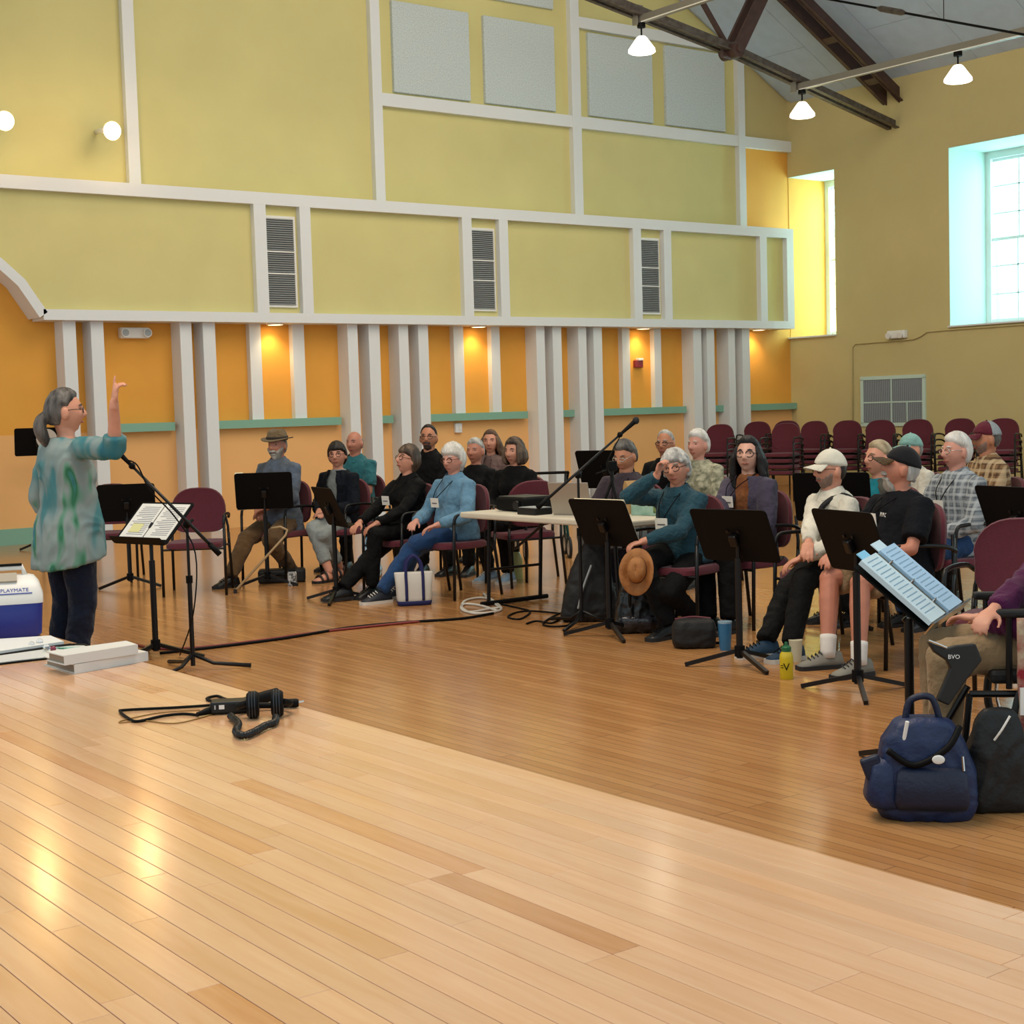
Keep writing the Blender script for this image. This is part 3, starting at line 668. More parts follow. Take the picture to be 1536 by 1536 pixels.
    for s in (1, -1):
        MB().ell(HP(s*.0315, .0675, .013), (.0115, .0110, .0060), M=HM, u=12, w=8).build('eye', EYEW, bo, smooth=True)
        MB().ell(HP(s*.0315, .0752, .013), (.0074, .0045, .0064), M=HM, u=10, w=6).build('iris', IRIS, bo, smooth=True)
        MB().tube([HP(s*.019, .0765, .0150), HP(s*.031, .0790, .0200), HP(s*.0445, .0715, .0150)], [.0014, .0022, .0014], 6).build('lash_line', IRIS, bo, smooth=True)
        bm_ = hair['m'] if hair else mat('grey_brow', '#8b827a', .8)
        MB().tube([HP(s*.016, .0885, .0355), HP(s*.032, .0855, .041), HP(s*.048, .073, .036)], [.0036, .0048, .0026], 6).build('eyebrow', bm_, bo, smooth=True)
    MB().tube([HP(-.024, .0800, -.056), HP(-.010, .0905, -.0535), HP(0, .0920, -.055), HP(.010, .0905, -.0535), HP(.024, .0800, -.056)], [.0022, .0052, .0055, .0052, .0022], 8).build('lips', LIPS, bo, smooth=True)
    # --- hair, beard, glasses, hat
    if hair:
        hb = MB(); stl = hair.get('style', 'short')
        hair_mesh(hb, hf, stl, hair.get('th', .014), HM, Hc, hair.get('curl', 0), hair.get('crown', .006), stl == 'bald', seed=int(hx))
        if stl == 'bob':
            L = hair.get('len', .10)
            for i in range(15):
                a = R(62)+(2*math.pi-2*R(62))*i/14; x, y = math.sin(a)*.082, math.cos(a)*.092; hb.tube([HP(x*.8, y*.75, .06), HP(x*1.08, y*1.05, .0), HP(x*1.14, y*1.08-.004, -.055), HP(x*1.0, y*1.02, -.055-L*.6), HP(x*.82, y*.9, -.06-L)], [.020, .026, .026, .022, .008], 8)
        if hair.get('pony'):
            for off in (-.02, 0, .02): hb.tube(spline([HP(off*.5, -.085, .0), HP(off, -.125, -.03), HP(off*1.6, -.135, -.08), HP(off*1.2, -.115, -.145), HP(off*.4, -.10, -.19)], 4), [.022, .025, .028, .03, .031, .032, .033, .034, .034, .034, .033, .03, .027, .022, .016, .012, .008][:17], 8)
        if hair.get('long'):
            for i in range(17):
                a = R(70)+(2*math.pi-2*R(70))*i/16; x, y = math.sin(a)*.085, math.cos(a)*.092; wv = .012*math.sin(i*2.4); Ln = hair['long']
                hb.tube(spline([HP(x*.8, y*.75, .05), HP(x*1.1, y*1.05, -.01), HP(x*1.22+wv, y*1.12-.01, -.07), HP(x*1.25-wv, y*1.1-.018, -.07-Ln*.5), HP(x*1.15+wv, y*1.0-.02, -.07-Ln)], 4), [.022]*4+[.026]*4+[.026]*4+[.022]*4+[.01], 7)
        if hair.get('curls'):
            rnd = random.Random(int(hx)); 
            for i in range(120):
                d = Vector((rnd.gauss(0, 1), rnd.gauss(-.15, 1), rnd.gauss(.3, .9))).normalized(); ph = math.atan2(abs(d.x), d.y)
                if d.z > hairline(ph, HSTY[stl])+.06: hb.ell(Hc+HM @ (hf(d)+d*.015), .017, u=8, w=6)
        mkobj('hair', remesh(hb, .0075, 1, .4), hair['m'], root)
    if beard:
        bb_ = MB(); full = beard.get('full', True); t = beard.get('th', .014)
        def bf(d):
            p = hf(d); ph = math.degrees(math.atan2(abs(d.x), d.y)); z = p.z
            if full: zc_ = -.046+.040*ss(22, 80, ph)+.003*math.sin(ph*.9); kk = ss(zc_+.006, zc_-.010, z)*(1-ss(70, 88, ph)) if abs(p.x) > .027 else ss(-.031, -.038, z)*(1 if z > -.050 or z < -.062 else .15)
            else: kk = (ss(-.028, -.036, z) if abs(p.x) < .034 else 0)*(1 if z > -.049 or z < -.063 else .2)
            p2 = p+d*(-.010+kk*(.010+t)); 
            if kk > .5 and z < -.07: p2.z -= beard.get('len', .0)*ss(-.07, -.11, z)
            return p2
        bb_.ell(Hc, 1, M=HM, u=72, w=60, fn=bf); mkobj('beard', bb_.mesh('beard'), beard['m'], root, smooth=True)
    if glasses:
        gm = MB()
        for s in (1, -1):
            cpt = Vector((s*.033, .0965, .010)); rx, rz = glasses.get('r', (.024, .019))
            gm.tube([HP(cpt.x+rx*math.cos(a), cpt.y-.006*abs(math.cos(a))*(1 if math.cos(a)*s > 0 else 0), cpt.z+rz*math.sin(a)) for a in [2*math.pi*j/16 for j in range(16)]], glasses.get('t', .0030), 6, closed=True)
            gm.tube([HP(s*.057, .092, .014), HP(s*.077, .04, .016), HP(s*.080, -.012, .012)], glasses.get('t', .0026)*.85, 6)
        gm.tube([HP(-.010, .0985, .013), HP(0, .1005, .016), HP(.010, .0985, .013)], .0024, 6); gm.build('glasses', glasses['m'], root, smooth=True)
    if hat:
        kind = hat['kind']
        if kind == 'cap':
            hm_ = MB(); ti = hat.get('tilt', 0.)
            def cf(d):
                p = hf(d); lim = .30-.12*(-d.y) ; kk = ss(lim-.06, lim+.02, d.z); q = p+d*(-.016+kk*(.016+.013+.006*max(0, d.z)))
                return q
            hm_.ell(Hc, 1, M=HM, u=48, w=36, fn=cf); ho = mkobj('cap', hm_.mesh('cap'), hat['m'], root, smooth=True)
            bm2 = MB(); n = 13; ra, rb_ = [], []
            for i in range(n):
                a = R(-62)+R(124)*i/(n-1); x = math.sin(a)*.083; y = .030+math.cos(a)*.072; L = .075*math.cos(a*1.15)**.6 if abs(a*1.15) < 1.5 else 0; cv = .010*(1-math.cos(a*1.5))
                ra.append((HP(x, y-.005, .036), HP(x, y-.005, .044))); rb_.append((HP(x*1.02, y+L, .031-cv*2.4-.006), HP(x*1.02, y+L, .036-cv*2.4-.006)))
            for i in range(n-1):
                v = [ra[i][0], rb_[i][0], rb_[i+1][0], ra[i+1][0], ra[i][1], rb_[i][1], rb_[i+1][1], ra[i+1][1]]; bm2.add(v, [(3, 2, 1, 0), (4, 5, 6, 7), (1, 2, 6, 5), (0, 1, 5, 4), (2, 3, 7, 6)])
            mkobj('cap_visor', bm2.mesh('cap_visor'), hat.get('mb', hat['m']), ho, smooth=True); MB().ell(HP(0, 0, .138), .007, u=8, w=6).build('cap_button', hat['m'], ho, smooth=True)
            if hat.get('back'):
                def cb(d): 
                    q = cf(d); return q+d*(.003 if d.y < -.02 and d.z > .2 else -.03)
                x2 = MB(); x2.ell(Hc, 1, M=HM, u=48, w=36, fn=cb); mkobj('cap_mesh_back', x2.mesh('cap_mesh_back'), hat['back'], ho, smooth=True)
        if kind == 'fedora':
            hm_ = MB(); prof = [(.100, .050), (.098, .075), (.090, .110), (.074, .140), (.045, .150), (.01, .136)]
            rs = [[HP(r_*math.cos(a)*.95, r_*math.sin(a)*1.08-.005, z+.008*math.cos(2*a)*(z > .1)) for a in [2*math.pi*j/24 for j in range(24)]] for r_, z in prof]
            hm_.rings(rs); ho = mkobj('hat_crown', hm_.mesh('hat_crown'), hat['m'], root, smooth=True)
            rm = MB(); rs = []
            for r_, z0 in ((.092, .060), (.120, .056), (.145, .053), (.147, .057), (.120, .063), (.092, .068)):
                rs.append([HP(r_*math.cos(a), r_*math.sin(a)*1.05-.005, z0+(r_-.09)*(.35*abs(math.cos(a))**2-.15*max(0, math.sin(a)))) for a in [2*math.pi*j/28 for j in range(28)]])
            rm.rings(rs); mkobj('hat_brim', rm.mesh('hat_brim'), hat['m'], ho, smooth=True)
            rm = MB(); rm.rings([[HP(r_*math.cos(a)*.95, r_*math.sin(a)*1.08-.005, z) for a in [2*math.pi*j/24 for j in range(24)]] for r_, z in ((.1025, .062), (.1025, .086))]); mkobj('hat_band', rm.mesh('hat_band'), hat['band'], ho, smooth=True)
    # --- top
    tp = MB(); low = -.10 if not seated else -.075
    if not seated: low = -.20
    rows = [(low, .172, .130), (.02, .170, .130), (.10, .150, .112), (.22, .146, .108), (.33, .155, .115), (.385, .148, .102), (.43, .120, .086), (.474, .066, .062)]
    if not seated: rows = [(low, .205, .165), (-.08, .195, .155), (.02, .180, .140)]+rows[2:]
    torso(tp, .012 if not over else -.004, rows)
    if fem and not over:
        for s in (1, -1): tp.ell(hip+up*(.275*k)+Vector((s*.060*w, .078, 0)), (.078, .062, .085))
    sl_ = .72 if over else 1.
    for s in (1, -1):
        e = E_[s]; wv = Wr[s]
        tp.tube([S[s]-Vector((s*.04, 0, .0)), S[s], S[s].lerp(e, .5), e] if sleeves != 'short' else [S[s]-Vector((s*.04, 0, 0)), S[s], S[s].lerp(e, .4), S[s].lerp(e, .78)], [.045*sl_, .058*w*sl_, .058*w*sl_, .054*w*sl_] if sleeves != 'short' else [.045, .060*w, .064*w, .064*w], 12, dome=(sleeves != 'short'))
        if sleeves == 'long': tp.tube([e, e.lerp(wv, .4), e.lerp(wv, .93)], [.056*w*sl_, .054*w*sl_, .040*sl_], 12, dome=False); tp.ell(e, .057*w*sl_)
        if sleeves == 'mid': tp.tube([e, e.lerp(wv, .3)], [.056*w, .058*w], 12); tp.ell(e, .057*w)
    if not seated: tp.v = [(x, y, z+(.22*(y+.02)*ss(.92, .76, z)+.0)) if z < .92 else (x, y, z) for x, y, z in tp.v]
    to = mkobj('shirt', wrinkle(remesh(tp, .011, 5, .5), amp=.003 if over else .007, seed=hx*.1), top, root)
    if collar:
        cm = MB(); c0 = hip+up*(.462*k)
        n = 22; ra = []
        for j in range(n):
            a = R(-90)+R(18)+R(324)*j/(n-1)+R(180); x, y = math.cos(a), math.sin(a)
            fr = max(0, y)
            ra.append([c0+Vector((x*.064, y*.060+.006, .010-.028*fr)), c0+Vector((x*.070, y*.066+.008, .040-.030*fr)), c0+Vector((x*.094, y*.092+.010, .004-.050*fr)), c0+Vector((x*.088, y*.086+.010, -.002-.050*fr))])
        cm.rings(ra); mkobj('collar', cm.mesh('collar'), collar, to, smooth=2)
    if over:   # an open jacket or scarf worn over the shirt
        om = MB(); rows2 = [(low-.01, .170, .128), (.10, .162, .122), (.22, .158, .118), (.33, .166, .124), (.385, .158, .110), (.43, .128, .094), (.470, .078, .074)]
        rs = []
        for u, a, d in rows2:
            c = hip+up*(u*k)+Vector((0, belly*G(u-.10, .12)*.5, 0)); a = (a+.016)*w; d = (d+.016)*(w*.5+.5)+belly*G(u-.10, .12)*.5; gp = R(over.get('gap', 24))
            rs.append([c+Vector((math.cos(q)*a*s_, math.sin(q)*d*s_, 0)) for s_, seq in ((1., range(21)), (.90, range(20, -1, -1))) for q in [R(90)+gp+(2*math.pi-2*gp)*j/20 for j in seq]])
        om.rings(rs)
        for s in (1, -1):
            e = E_[s]; om.tube([S[s]-Vector((s*.04, 0, 0)), S[s], S[s].lerp(e, .5), e], [.052, .068*w, .066*w, .062*w], 12, dome=True); om.tube([e, e.lerp(Wr[s], .5), e.lerp(Wr[s], .95)], [.063*w, .058*w, .046], 12)
        mkobj('jacket', wrinkle(remesh(om, .011, 3, .5), seed=hx*.1+3), over['m'], root)
    # --- trousers
    pm = MB()
    if pants:
        pm.ell(hip+Vector((0, -.01, -.005)), (.150*w, .118*w, .098))
        for s in (1, -1):
            kn, an = K_[s], A_[s]
            if legs == 'long': pm.tube([HJ[s], HJ[s].lerp(kn, .5), kn], [.080*w, .084*w, .072*w], 14, dome=True); pm.tube([kn, kn.lerp(an, .45), an+Vector((0, 0, .0))], [.071*w, .064*w, .056], 14); pm.ell(kn, .072*w)
            elif legs == 'crop': pm.tube([HJ[s], HJ[s].lerp(kn, .5), kn], [.080*w, .084*w, .072*w], 14, dome=True); pm.tube([kn, kn.lerp(an, .45), kn.lerp(an, .80)], [.071*w, .066*w, .060], 14); pm.ell(kn, .072*w)
            else: pm.tube([HJ[s], HJ[s].lerp(kn, .5), HJ[s].lerp(kn, .88)], [.084*w, .092*w, .090*w], 14, dome=False)
        mkobj('trousers' if legs != 'shorts' else 'shorts', wrinkle(remesh(pm, .012, 4, .5), amp=.006, sc=8., seed=hx*.1+7), pants, root)
    for s in (1, -1):
        fw = Vector((s*.15, 1, 0)) if seated else Vector((0, 1, 0))
        if isinstance(shoes, dict): shoe('shoe', root, A_[s], fw, shoes['m'], shoes['sole'], lace=shoes.get('lace'), sandal=shoes.get('sandal'), skin=sk, ht=shoes.get('ht', .10))
        if sock: MB().tube([A_[s]-Vector((0, 0, .03)), A_[s], A_[s].lerp(K_[s], .16), A_[s].lerp(K_[s], .22)], [.044, .043, .046, .047], 12).build('sock', sock, root, smooth=True)
    # --- name badge on a lanyard
    if tag_at is not None:
        x, u = tag_at; yb = .150+belly*G(u-.10, .12)+(.05 if fem else 0)+(.03 if over else 0); c = hip+up*(u*k)+Vector((x, yb, 0))
        t_ = MB().box((0, 0, 0), (.095, .004, .075), rot=(R(-6), 0, 0)).build('name_badge', mat('badge_card', '#e6e3da', .5), root); t_.location = c
        MB().box((0, -.0025, .028), (.06, .0012, .006)).build('badge_print', mat('badge_ink', '#55565c', .6), t_); MB().box((0, .0025, -.004), (.060, .0012, .008)).build('badge_print', mat('badge_ink', '#55565c', .6), t_)
        ln = MB()
        for s in (1, -1): ln.tube(spline([c+Vector((s*.018, -.002, .036)), hip+up*(max(u+.1, .36)*k)+Vector((s*.050, .142+(.02 if fem else 0), 0)), N+Vector((s*.070, .045, -.015)), N+Vector((s*.062, -.02, .012))], 4), .0035, 5)
        ln.build('lanyard', M_black, t_.parent, smooth=True)
    inf = dict(fv=fv, root=root, loc=loc, th=th, hip=hip, N=N, up=up, k=k, Wr=Wr, E=E_, K=K_, A=A_, HP=HP, S=S, tolocal=tolocal, shirt=to)
    return inf
# ------------------------------------------------------------------ fabrics and hair colours
def plaid(name, base, dark, light, sc=14., sc2=None, base2=None):
    m = bpy.data.materials.new(name); m.use_nodes = True; nt = m.node_tree; b = nt.nodes['Principled BSDF']; b.inputs['Roughness'].default_value = .85; b.inputs['Specular IOR Level'].default_value = .2
    tc = nt.nodes.new('ShaderNodeTexCoord'); prev = None; cur = lin(base)
    def wave(d, s, ph):
        w = nt.nodes.new('ShaderNodeTexWave'); w.bands_direction = d; w.inputs['Scale'].default_value = s; w.inputs['Distortion'].default_value = .6; w.inputs['Detail'].default_value = 1; w.inputs['Phase Offset'].default_value = ph
        nt.links.new(tc.outputs['Object'], w.inputs[0]); r = nt.nodes.new('ShaderNodeValToRGB'); r.color_ramp.elements[0].position = .62; r.color_ramp.elements[1].position = .80; nt.links.new(w.outputs[1], r.inputs[0]); return r
    for d, s, ph, c, f in (('X', sc, 0, dark, .55), ('Z', sc, 0, dark, .55), ('X', sc2 or sc*.5, 2.1, light, .6), ('Z', sc2 or sc*.5, 2.1, light, .6)):
        r = wave(d, s, ph); mx = nt.nodes.new('ShaderNodeMix'); mx.data_type = 'RGBA'
        mu = nt.nodes.new('ShaderNodeMath'); mu.operation = 'MULTIPLY'; mu.inputs[1].default_value = f; nt.links.new(r.outputs[0], mu.inputs[0]); nt.links.new(mu.outputs[0], mx.inputs[0])
        if prev is None: mx.inputs[6].default_value = cur
        else: nt.links.new(prev.outputs[2], mx.inputs[6])
        mx.inputs[7].default_value = lin(c); prev = mx
    nt.links.new(prev.outputs[2], b.inputs['Base Color'])
    n2 = nt.nodes.new('ShaderNodeTexNoise'); n2.inputs['Scale'].default_value = 9; bp = nt.nodes.new('ShaderNodeBump'); bp.inputs['Strength'].default_value = .5; bp.inputs['Distance'].default_value = .03
    nt.links.new(tc.outputs['Object'], n2.inputs[0]); nt.links.new(n2.outputs[0], bp.inputs['Height']); nt.links.new(bp.outputs[0], b.inputs['Normal'])
    return m
def tunic():
    m = bpy.data.materials.new('hand_dyed_tunic'); m.use_nodes = True; nt = m.node_tree; b = nt.nodes['Principled BSDF']; b.inputs['Roughness'].default_value = .8; b.inputs['Specular IOR Level'].default_value = .2
    tc = nt.nodes.new('ShaderNodeTexCoord'); mp = nt.nodes.new('ShaderNodeMapping'); mp.inputs['Scale'].default_value = (1, 1, .35); mp.inputs['Rotation'].default_value = (R(18), R(25), 0); nt.links.new(tc.outputs['Object'], mp.inputs[0])
    n = nt.nodes.new('ShaderNodeTexNoise'); n.inputs['Scale'].default_value = 6; n.inputs['Detail'].default_value = 2; nt.links.new(mp.outputs[0], n.inputs[0])
    r = nt.nodes.new('ShaderNodeValToRGB'); e = r.color_ramp.elements; e[0].position = .30; e[0].color = lin('#2f6d7c'); e[1].position = .70; e[1].color = lin('#2f6a94')
    for p, c in ((.40, '#4a7a7d'), (.45, '#74898a'), (.59, '#87928f'), (.625, '#5f8a76'), (.65, '#2f6b4a'), (.665, '#3f7d70')): x = r.color_ramp.elements.new(p); x.color = lin(c)
    nt.links.new(n.outputs[0], r.inputs[0]); nt.links.new(r.outputs[0], b.inputs['Base Color'])
    w = nt.nodes.new('ShaderNodeTexNoise'); w.inputs['Scale'].default_value = 10; mp2 = nt.nodes.new('ShaderNodeMapping'); mp2.inputs['Scale'].default_value = (1, 1, .5); nt.links.new(tc.outputs['Object'], mp2.inputs[0]); nt.links.new(mp2.outputs[0], w.inputs[0])
    bp = nt.nodes.new('ShaderNodeBump'); bp.inputs['Strength'].default_value = .5; bp.inputs['Distance'].default_value = .03; nt.links.new(w.outputs[0], bp.inputs['Height']); nt.links.new(bp.outputs[0], b.inputs['Normal'])
    return m
H_grey = hairm('grey_hair', '#4f4b48', '#8f8a85'); H_white = hairm('white_hair', '#d8d5cf', '#bdb8b0'); H_dark = hairm('dark_brown_hair', '#150f0c', '#2a1f19'); H_brown = hairm('brown_hair', '#4a3526', '#6b4e38'); H_salt = hairm('salt_and_pepper_hair', '#2f2b29', '#6a6560'); H_silver = hairm('silver_hair', '#8d8b87', '#c6c3bd'); H_blond = hairm('ash_blond_hair', '#8c7a5e', '#b3a283'); H_black = hairm('black_hair', '#080606', '#151111'); H_bob = hairm('chestnut_grey_hair', '#35271e', '#63503f')
BEARDW = hairm('white_beard', '#b3aca2', '#857d74'); BEARDD = hairm('dark_stubble', '#3f322b', '#4f3f36'); BEARDG = hairm('greying_stubble', '#7d665b', '#93796c')
F_black = cloth('black_knit', '#030304', sheen=0.); F_navy = cloth('navy_cardigan', '#060d18', sheen=0.); F_grey = cloth('grey_marl', '#7f8583'); F_teal = cloth('teal_cotton', '#2b656c'); F_denim = cloth('pale_denim', '#5f86a0', vs=14); F_jean = cloth('blue_jeans', '#1d3d66', vs=14); F_djean = cloth('dark_jeans', '#0a1226', vs=14)
F_brownp = cloth('brown_corduroy', '#5d452a'); F_greyp = cloth('pale_grey_trousers', '#868c8a'); F_blackp = cloth('black_trousers', '#030304', sheen=0.); F_shirtg = cloth('slate_shirt', '#4d5258', c2='#5d6878'); F_mauve = cloth('mauve_knit', '#6d5752'); F_plum = cloth('faded_plum_tee', '#3a3038'); F_fleece = cloth('teal_fleece', '#1f4350', vs=20, bs=30); F_purple = cloth('purple_quilted_jacket', '#413b4c', bs=14); F_scarf = cloth('rust_scarf', '#6e3c1d', c2='#8d5a33', bs=18); F_white = cloth('white_shirt', '#cfcabb'); F_nav = cloth('navy_tee', '#03060f', sheen=0.); F_khaki = cloth('khaki_cotton', '#8c7658'); F_olive = cloth('dark_olive_jacket', '#3a3a35', c2='#55544c'); F_aqua = cloth('turquoise_top', '#117a8a'); F_leaf = cloth('leaf_print_shirt', '#b9b49a', c2='#6d705a', vs=22); F_maroonp = cloth('maroon_skirt', '#4a1222'); F_wine = cloth('wine_purple_fleece', '#4a0f3c')
F_gplaid = plaid('grey_check_shirt', '#7d8489', '#4d555e', '#b3b8ba', 11., 7.); F_bplaid = plaid('brown_check_shirt', '#8a6a4a', '#3a2a22', '#c7b08c', 8., 5.)
RUB = mat('dark_rubber', '#1a1a1c', .7); RUBW = mat('pale_rubber', '#cfcbc2', .6); SH_black = dict(m=mat('black_leather', '#0e0e10', .4), sole=RUB, lace=M_black); SH_blue = dict(m=mat('blue_trainer_mesh', '#16374f', .7, bump=.2, bs=200), sole=RUBW, lace=M_black); SH_grey = dict(m=mat('grey_suede_trainer', '#7d7a70', .8, var=.1), sole=RUB, lace=mat('dark_lace', '#23272e', .8)); SH_dk = dict(m=mat('navy_trainer', '#141a28', .6), sole=RUBW, lace=RUBW); SH_sand = dict(m=mat('brown_sandal_leather', '#221814', .5), sole=RUB, sandal=True)
GL_b = mat('black_spectacle_frame', '#120f0f', .25); GL_s = mat('silver_spectacle_frame', '#b9b6b0', .25, metal=.9); GL_r = mat('tortoise_spectacle_frame', '#43201a', .25)
PEOPLE = {}
def add(key, *a, **kw): PEOPLE[key] = person(*a, **kw)
add('cond', 'grey-haired woman conducting in a green and grey tunic, right arm raised', 97, 620, 8.2, -116, skin='fair', fem=True, hair=dict(m=H_salt, style='back', th=.016, pony=True), top=tunic(), pants=F_djean, shoes=SH_black, lean=.02, head=(-97, 2, 0), seated=False, sleeves='mid', glasses=dict(m=GL_b, r=(.022, .014)),
    hands={1: ('px', (171, 606, 7.80), (.1, .25, -1), (.05, .12, 1)), -1: (-.21, .06, .86, (-.6, -1, 0))}, palm={1: (.2, 1, .1), -1: (0, -1, 0)}, curl={1: .75}, extra='point', width=1.14, belly=.03)
add('hat', 'bearded man in a brown hat, slate shirt and brown trousers, sitting cross-ankled', 416, 669, 13.8, 42, skin='ruddy', hair=dict(m=H_grey, style='full', th=.012), top=F_shirtg, pants=F_brownp, shoes=SH_black, beard=dict(m=BEARDW, th=.016, len=.02), hat=dict(kind='fedora', m=cloth('tan_felt', '#6d5b41', bs=30), band=mat('dark_hat_band', '#2a2018', .8)), head=(32, -3, 0), collar=F_shirtg, belly=.06, width=1.08, footpx={1: (338, 882), -1: (432, 872)}, hands={1: (.07, .25, .66), -1: (-.05, .27, .67)})
add('navy', 'short-haired woman with glasses in a navy cardigan over a grey shirt', 506, 684, 13.9, 40, skin='fair', fem=True, hair=dict(m=H_dark, style='fringe', th=.018), top=F_grey, over=dict(m=F_navy, gap=20), pants=F_greyp, shoes=SH_sand, legs='crop', glasses=dict(m=GL_r, r=(.022, .016)), head=(14, 0, 3), footpx={1: (487, 874), -1: (503, 868)}, hands={1: (.05, .26, .62), -1: (-.05, .27, .62)})
add('bald', 'balding man in a teal short-sleeved shirt behind the cardigan woman', 532, 666, 14.7, 35, skin='ruddy', hair=dict(m=H_grey, style='bald', th=.008), top=F_teal, pants=F_blackp, shoes=SH_black, sleeves='short', head=(30, 0, 0), collar=F_teal, vox=.008)
add('blkglass', 'woman with brown hair and glasses in a black sweater, looking up', 612, 692, 12.6, 52, skin='fair', fem=True, hair=dict(m=H_bob, style='fringe', th=.020, crown=.012), top=F_black, pants=F_blackp, shoes=SH_black, glasses=dict(m=GL_r, r=(.023, .017)), head=(58, 14, 0), tag_at=(.05, .26), lean=-.05, footpx={1: (502, 903), -1: (548, 898)}, hands={1: (.13, .40, .60), -1: (-.10, .40, .60)}, collar=F_black)
add('jacket', 'dark-haired man with goatee and glasses in a black jacket, back row', 643, 658, 14.2, 30, skin='tan', hair=dict(m=H_dark, style='receding', th=.012), top=F_black, pants=F_blackp, shoes=SH_black, beard=dict(m=BEARDD, full=False, th=.008), glasses=dict(m=GL_b, r=(.025, .016), t=.003), head=(14, 2, 0), collar=F_black, vox=.008)
add('denim', 'white-haired woman in a denim shirt and blue jeans with a name badge', 680, 691, 12.2, 50, skin='pink', fem=True, hair=dict(m=H_white, style='fringe', th=.024, crown=.012, curl=.15), top=F_denim, pants=F_jean, shoes=SH_dk, glasses=dict(m=GL_r, r=(.024, .017)), head=(38, -4, 0), collar=F_denim, tag_at=(.02, .25), belly=.06, width=1.1, footpx={1: (562, 906), -1: (588, 898)}, hands={1: (.14, .33, .615), -1: (-.15, .35, .60)})
add('grey', 'short grey-haired woman in a black top between the denim shirt and mauve knit', 713, 678, 14.0, 30, skin='ruddy', fem=True, hair=dict(m=H_silver, style='short', th=.012), top=F_black, pants=F_blackp, shoes=SH_black, head=(26, 0, 0), vox=.008)
add('mauve', 'woman with tied-back brown hair in a mauve knit, back row', 736, 664, 15.2, 25, skin='fair', fem=True, hair=dict(m=H_brown, style='back', th=.012, long=.10), top=F_mauve, pants=F_blackp, shoes=SH_black, head=(12, 0, 0), over=dict(m=F_mauve, gap=14), vox=.008)
add('bob', 'woman with chestnut bobbed hair in a black sweater behind the projector', 772, 679, 13.3, 35, skin='fair', fem=True, hair=dict(m=H_bob, style='bob', th=.020, len=.05), top=F_black, pants=F_blackp, shoes=dict(m=mat('pale_blue_trainer', '#8fa9c0', .7), sole=RUBW, lace=RUBW), head=(36, -2, 0), width=1.05, feet={1: (.10, .40), -1: (-.10, .40)}, vox=.0075)
add('tee', 'dark-haired man with glasses in a plum T-shirt looking down at the table', 938, 686, 11.6, 34, skin='tan', hair=dict(m=H_salt, style='short', th=.018, crown=.012), top=F_plum, pants=F_greyp, shoes=SH_dk, sleeves='short', glasses=dict(m=GL_s, r=(.023, .014)), head=(34, -17, 0), lean=.12, tag_at=(.04, .16), hands={1: (.12, .34, .66), -1: (-.12, .34, .66)})
add('old', 'older man with glasses in a black shirt behind the woman in teal', 998, 667, 13.4, 30, skin='tan', hair=dict(m=H_silver, style='receding', th=.010), top=F_black, pants=F_blackp, shoes=SH_black, glasses=dict(m=GL_b, r=(.024, .016), t=.003), head=(22, 0, 0), vox=.008)
add('leaf', 'white-haired woman in a pale leaf-print shirt near the stacked chairs', 1047, 669, 12.6, 30, skin='pink', fem=True, hair=dict(m=H_white, style='short', th=.020, crown=.010, curl=.15), top=F_leaf, pants=F_blackp, shoes=SH_black, head=(36, 0, 0), vox=.008, width=1.05)
add('teal', 'curly grey-haired woman in a teal fleece resting her head on her hand', 1014, 704, 9.9, 34, skin='fair', fem=True, hair=dict(m=H_silver, style='fringe', th=.020, curls=True), top=F_fleece, pants=F_blackp, shoes=SH_black, glasses=dict(m=GL_b, r=(.024, .018)), head=(20, -4, 8), lean=.10, side=.06, tag_at=(.02, .22), collar=F_fleece, width=1.08, belly=.03, footpx={1: (993, 960), -1: (1036, 950)}, hands={1: ('px', (986, 712, 9.72), (.9, .35, -.6), (-.35, .1, 1)), -1: ('px', (965, 812, 9.65), (-.8, -.4, -.4))}, palm={1: (-1, -.2, -.3), -1: (.2, .1, -1)}, curl={1: .9, -1: .7})
add('purple', 'dark curly-haired woman with glasses, rust scarf and purple jacket', 1122, 684, 10.2, 44, skin='pale', fem=True, hair=dict(m=H_black, style='back', th=.016, long=.16, curl=.1), top=F_scarf, over=dict(m=F_purple, gap=28), pants=F_blackp, shoes=SH_black, glasses=dict(m=GL_b, r=(.027, .021), t=.0032), head=(14, 3, 0), tag_at=(-.01, .30), width=1.06, footpx={1: (1052, 950), -1: (1082, 952)}, hands={1: ('px', (1058, 822, 9.75), (.8, -.3, -.5)), -1: (-.08, .30, .62)})
add('wcap', 'man in a white cap and white shirt with a black shoulder strap', 1246, 707, 9.25, 55, skin='fair', hair=dict(m=H_dark, style='short', th=.006), top=F_white, pants=F_blackp, shoes=SH_blue, beard=dict(m=BEARDG, th=.005), glasses=dict(m=GL_b, r=(.023, .018)), hat=dict(kind='cap', m=cloth('white_cap_cotton', '#d2cdbd', bump=.2)), head=(62, 0, 0), collar=F_white, footpx={1: (1133, 987), -1: (1172, 992)}, hands={1: ('px', (1212, 818, 8.95), (.8, -.4, -.4)), -1: ('px', (1205, 836, 8.95), (-.8, -.4, -.4))}, sock=None)
add('blond', 'woman with ash-blond hair and round glasses in a turquoise top', 1318, 690, 10.2, 48, skin='fair', fem=True, hair=dict(m=H_blond, style='short', th=.014), top=F_aqua, over=dict(m=F_olive, gap=34), pants=F_blackp, shoes=SH_black, glasses=dict(m=GL_r, r=(.024, .019), t=.003), head=(52, 4, 0), vox=.0075)
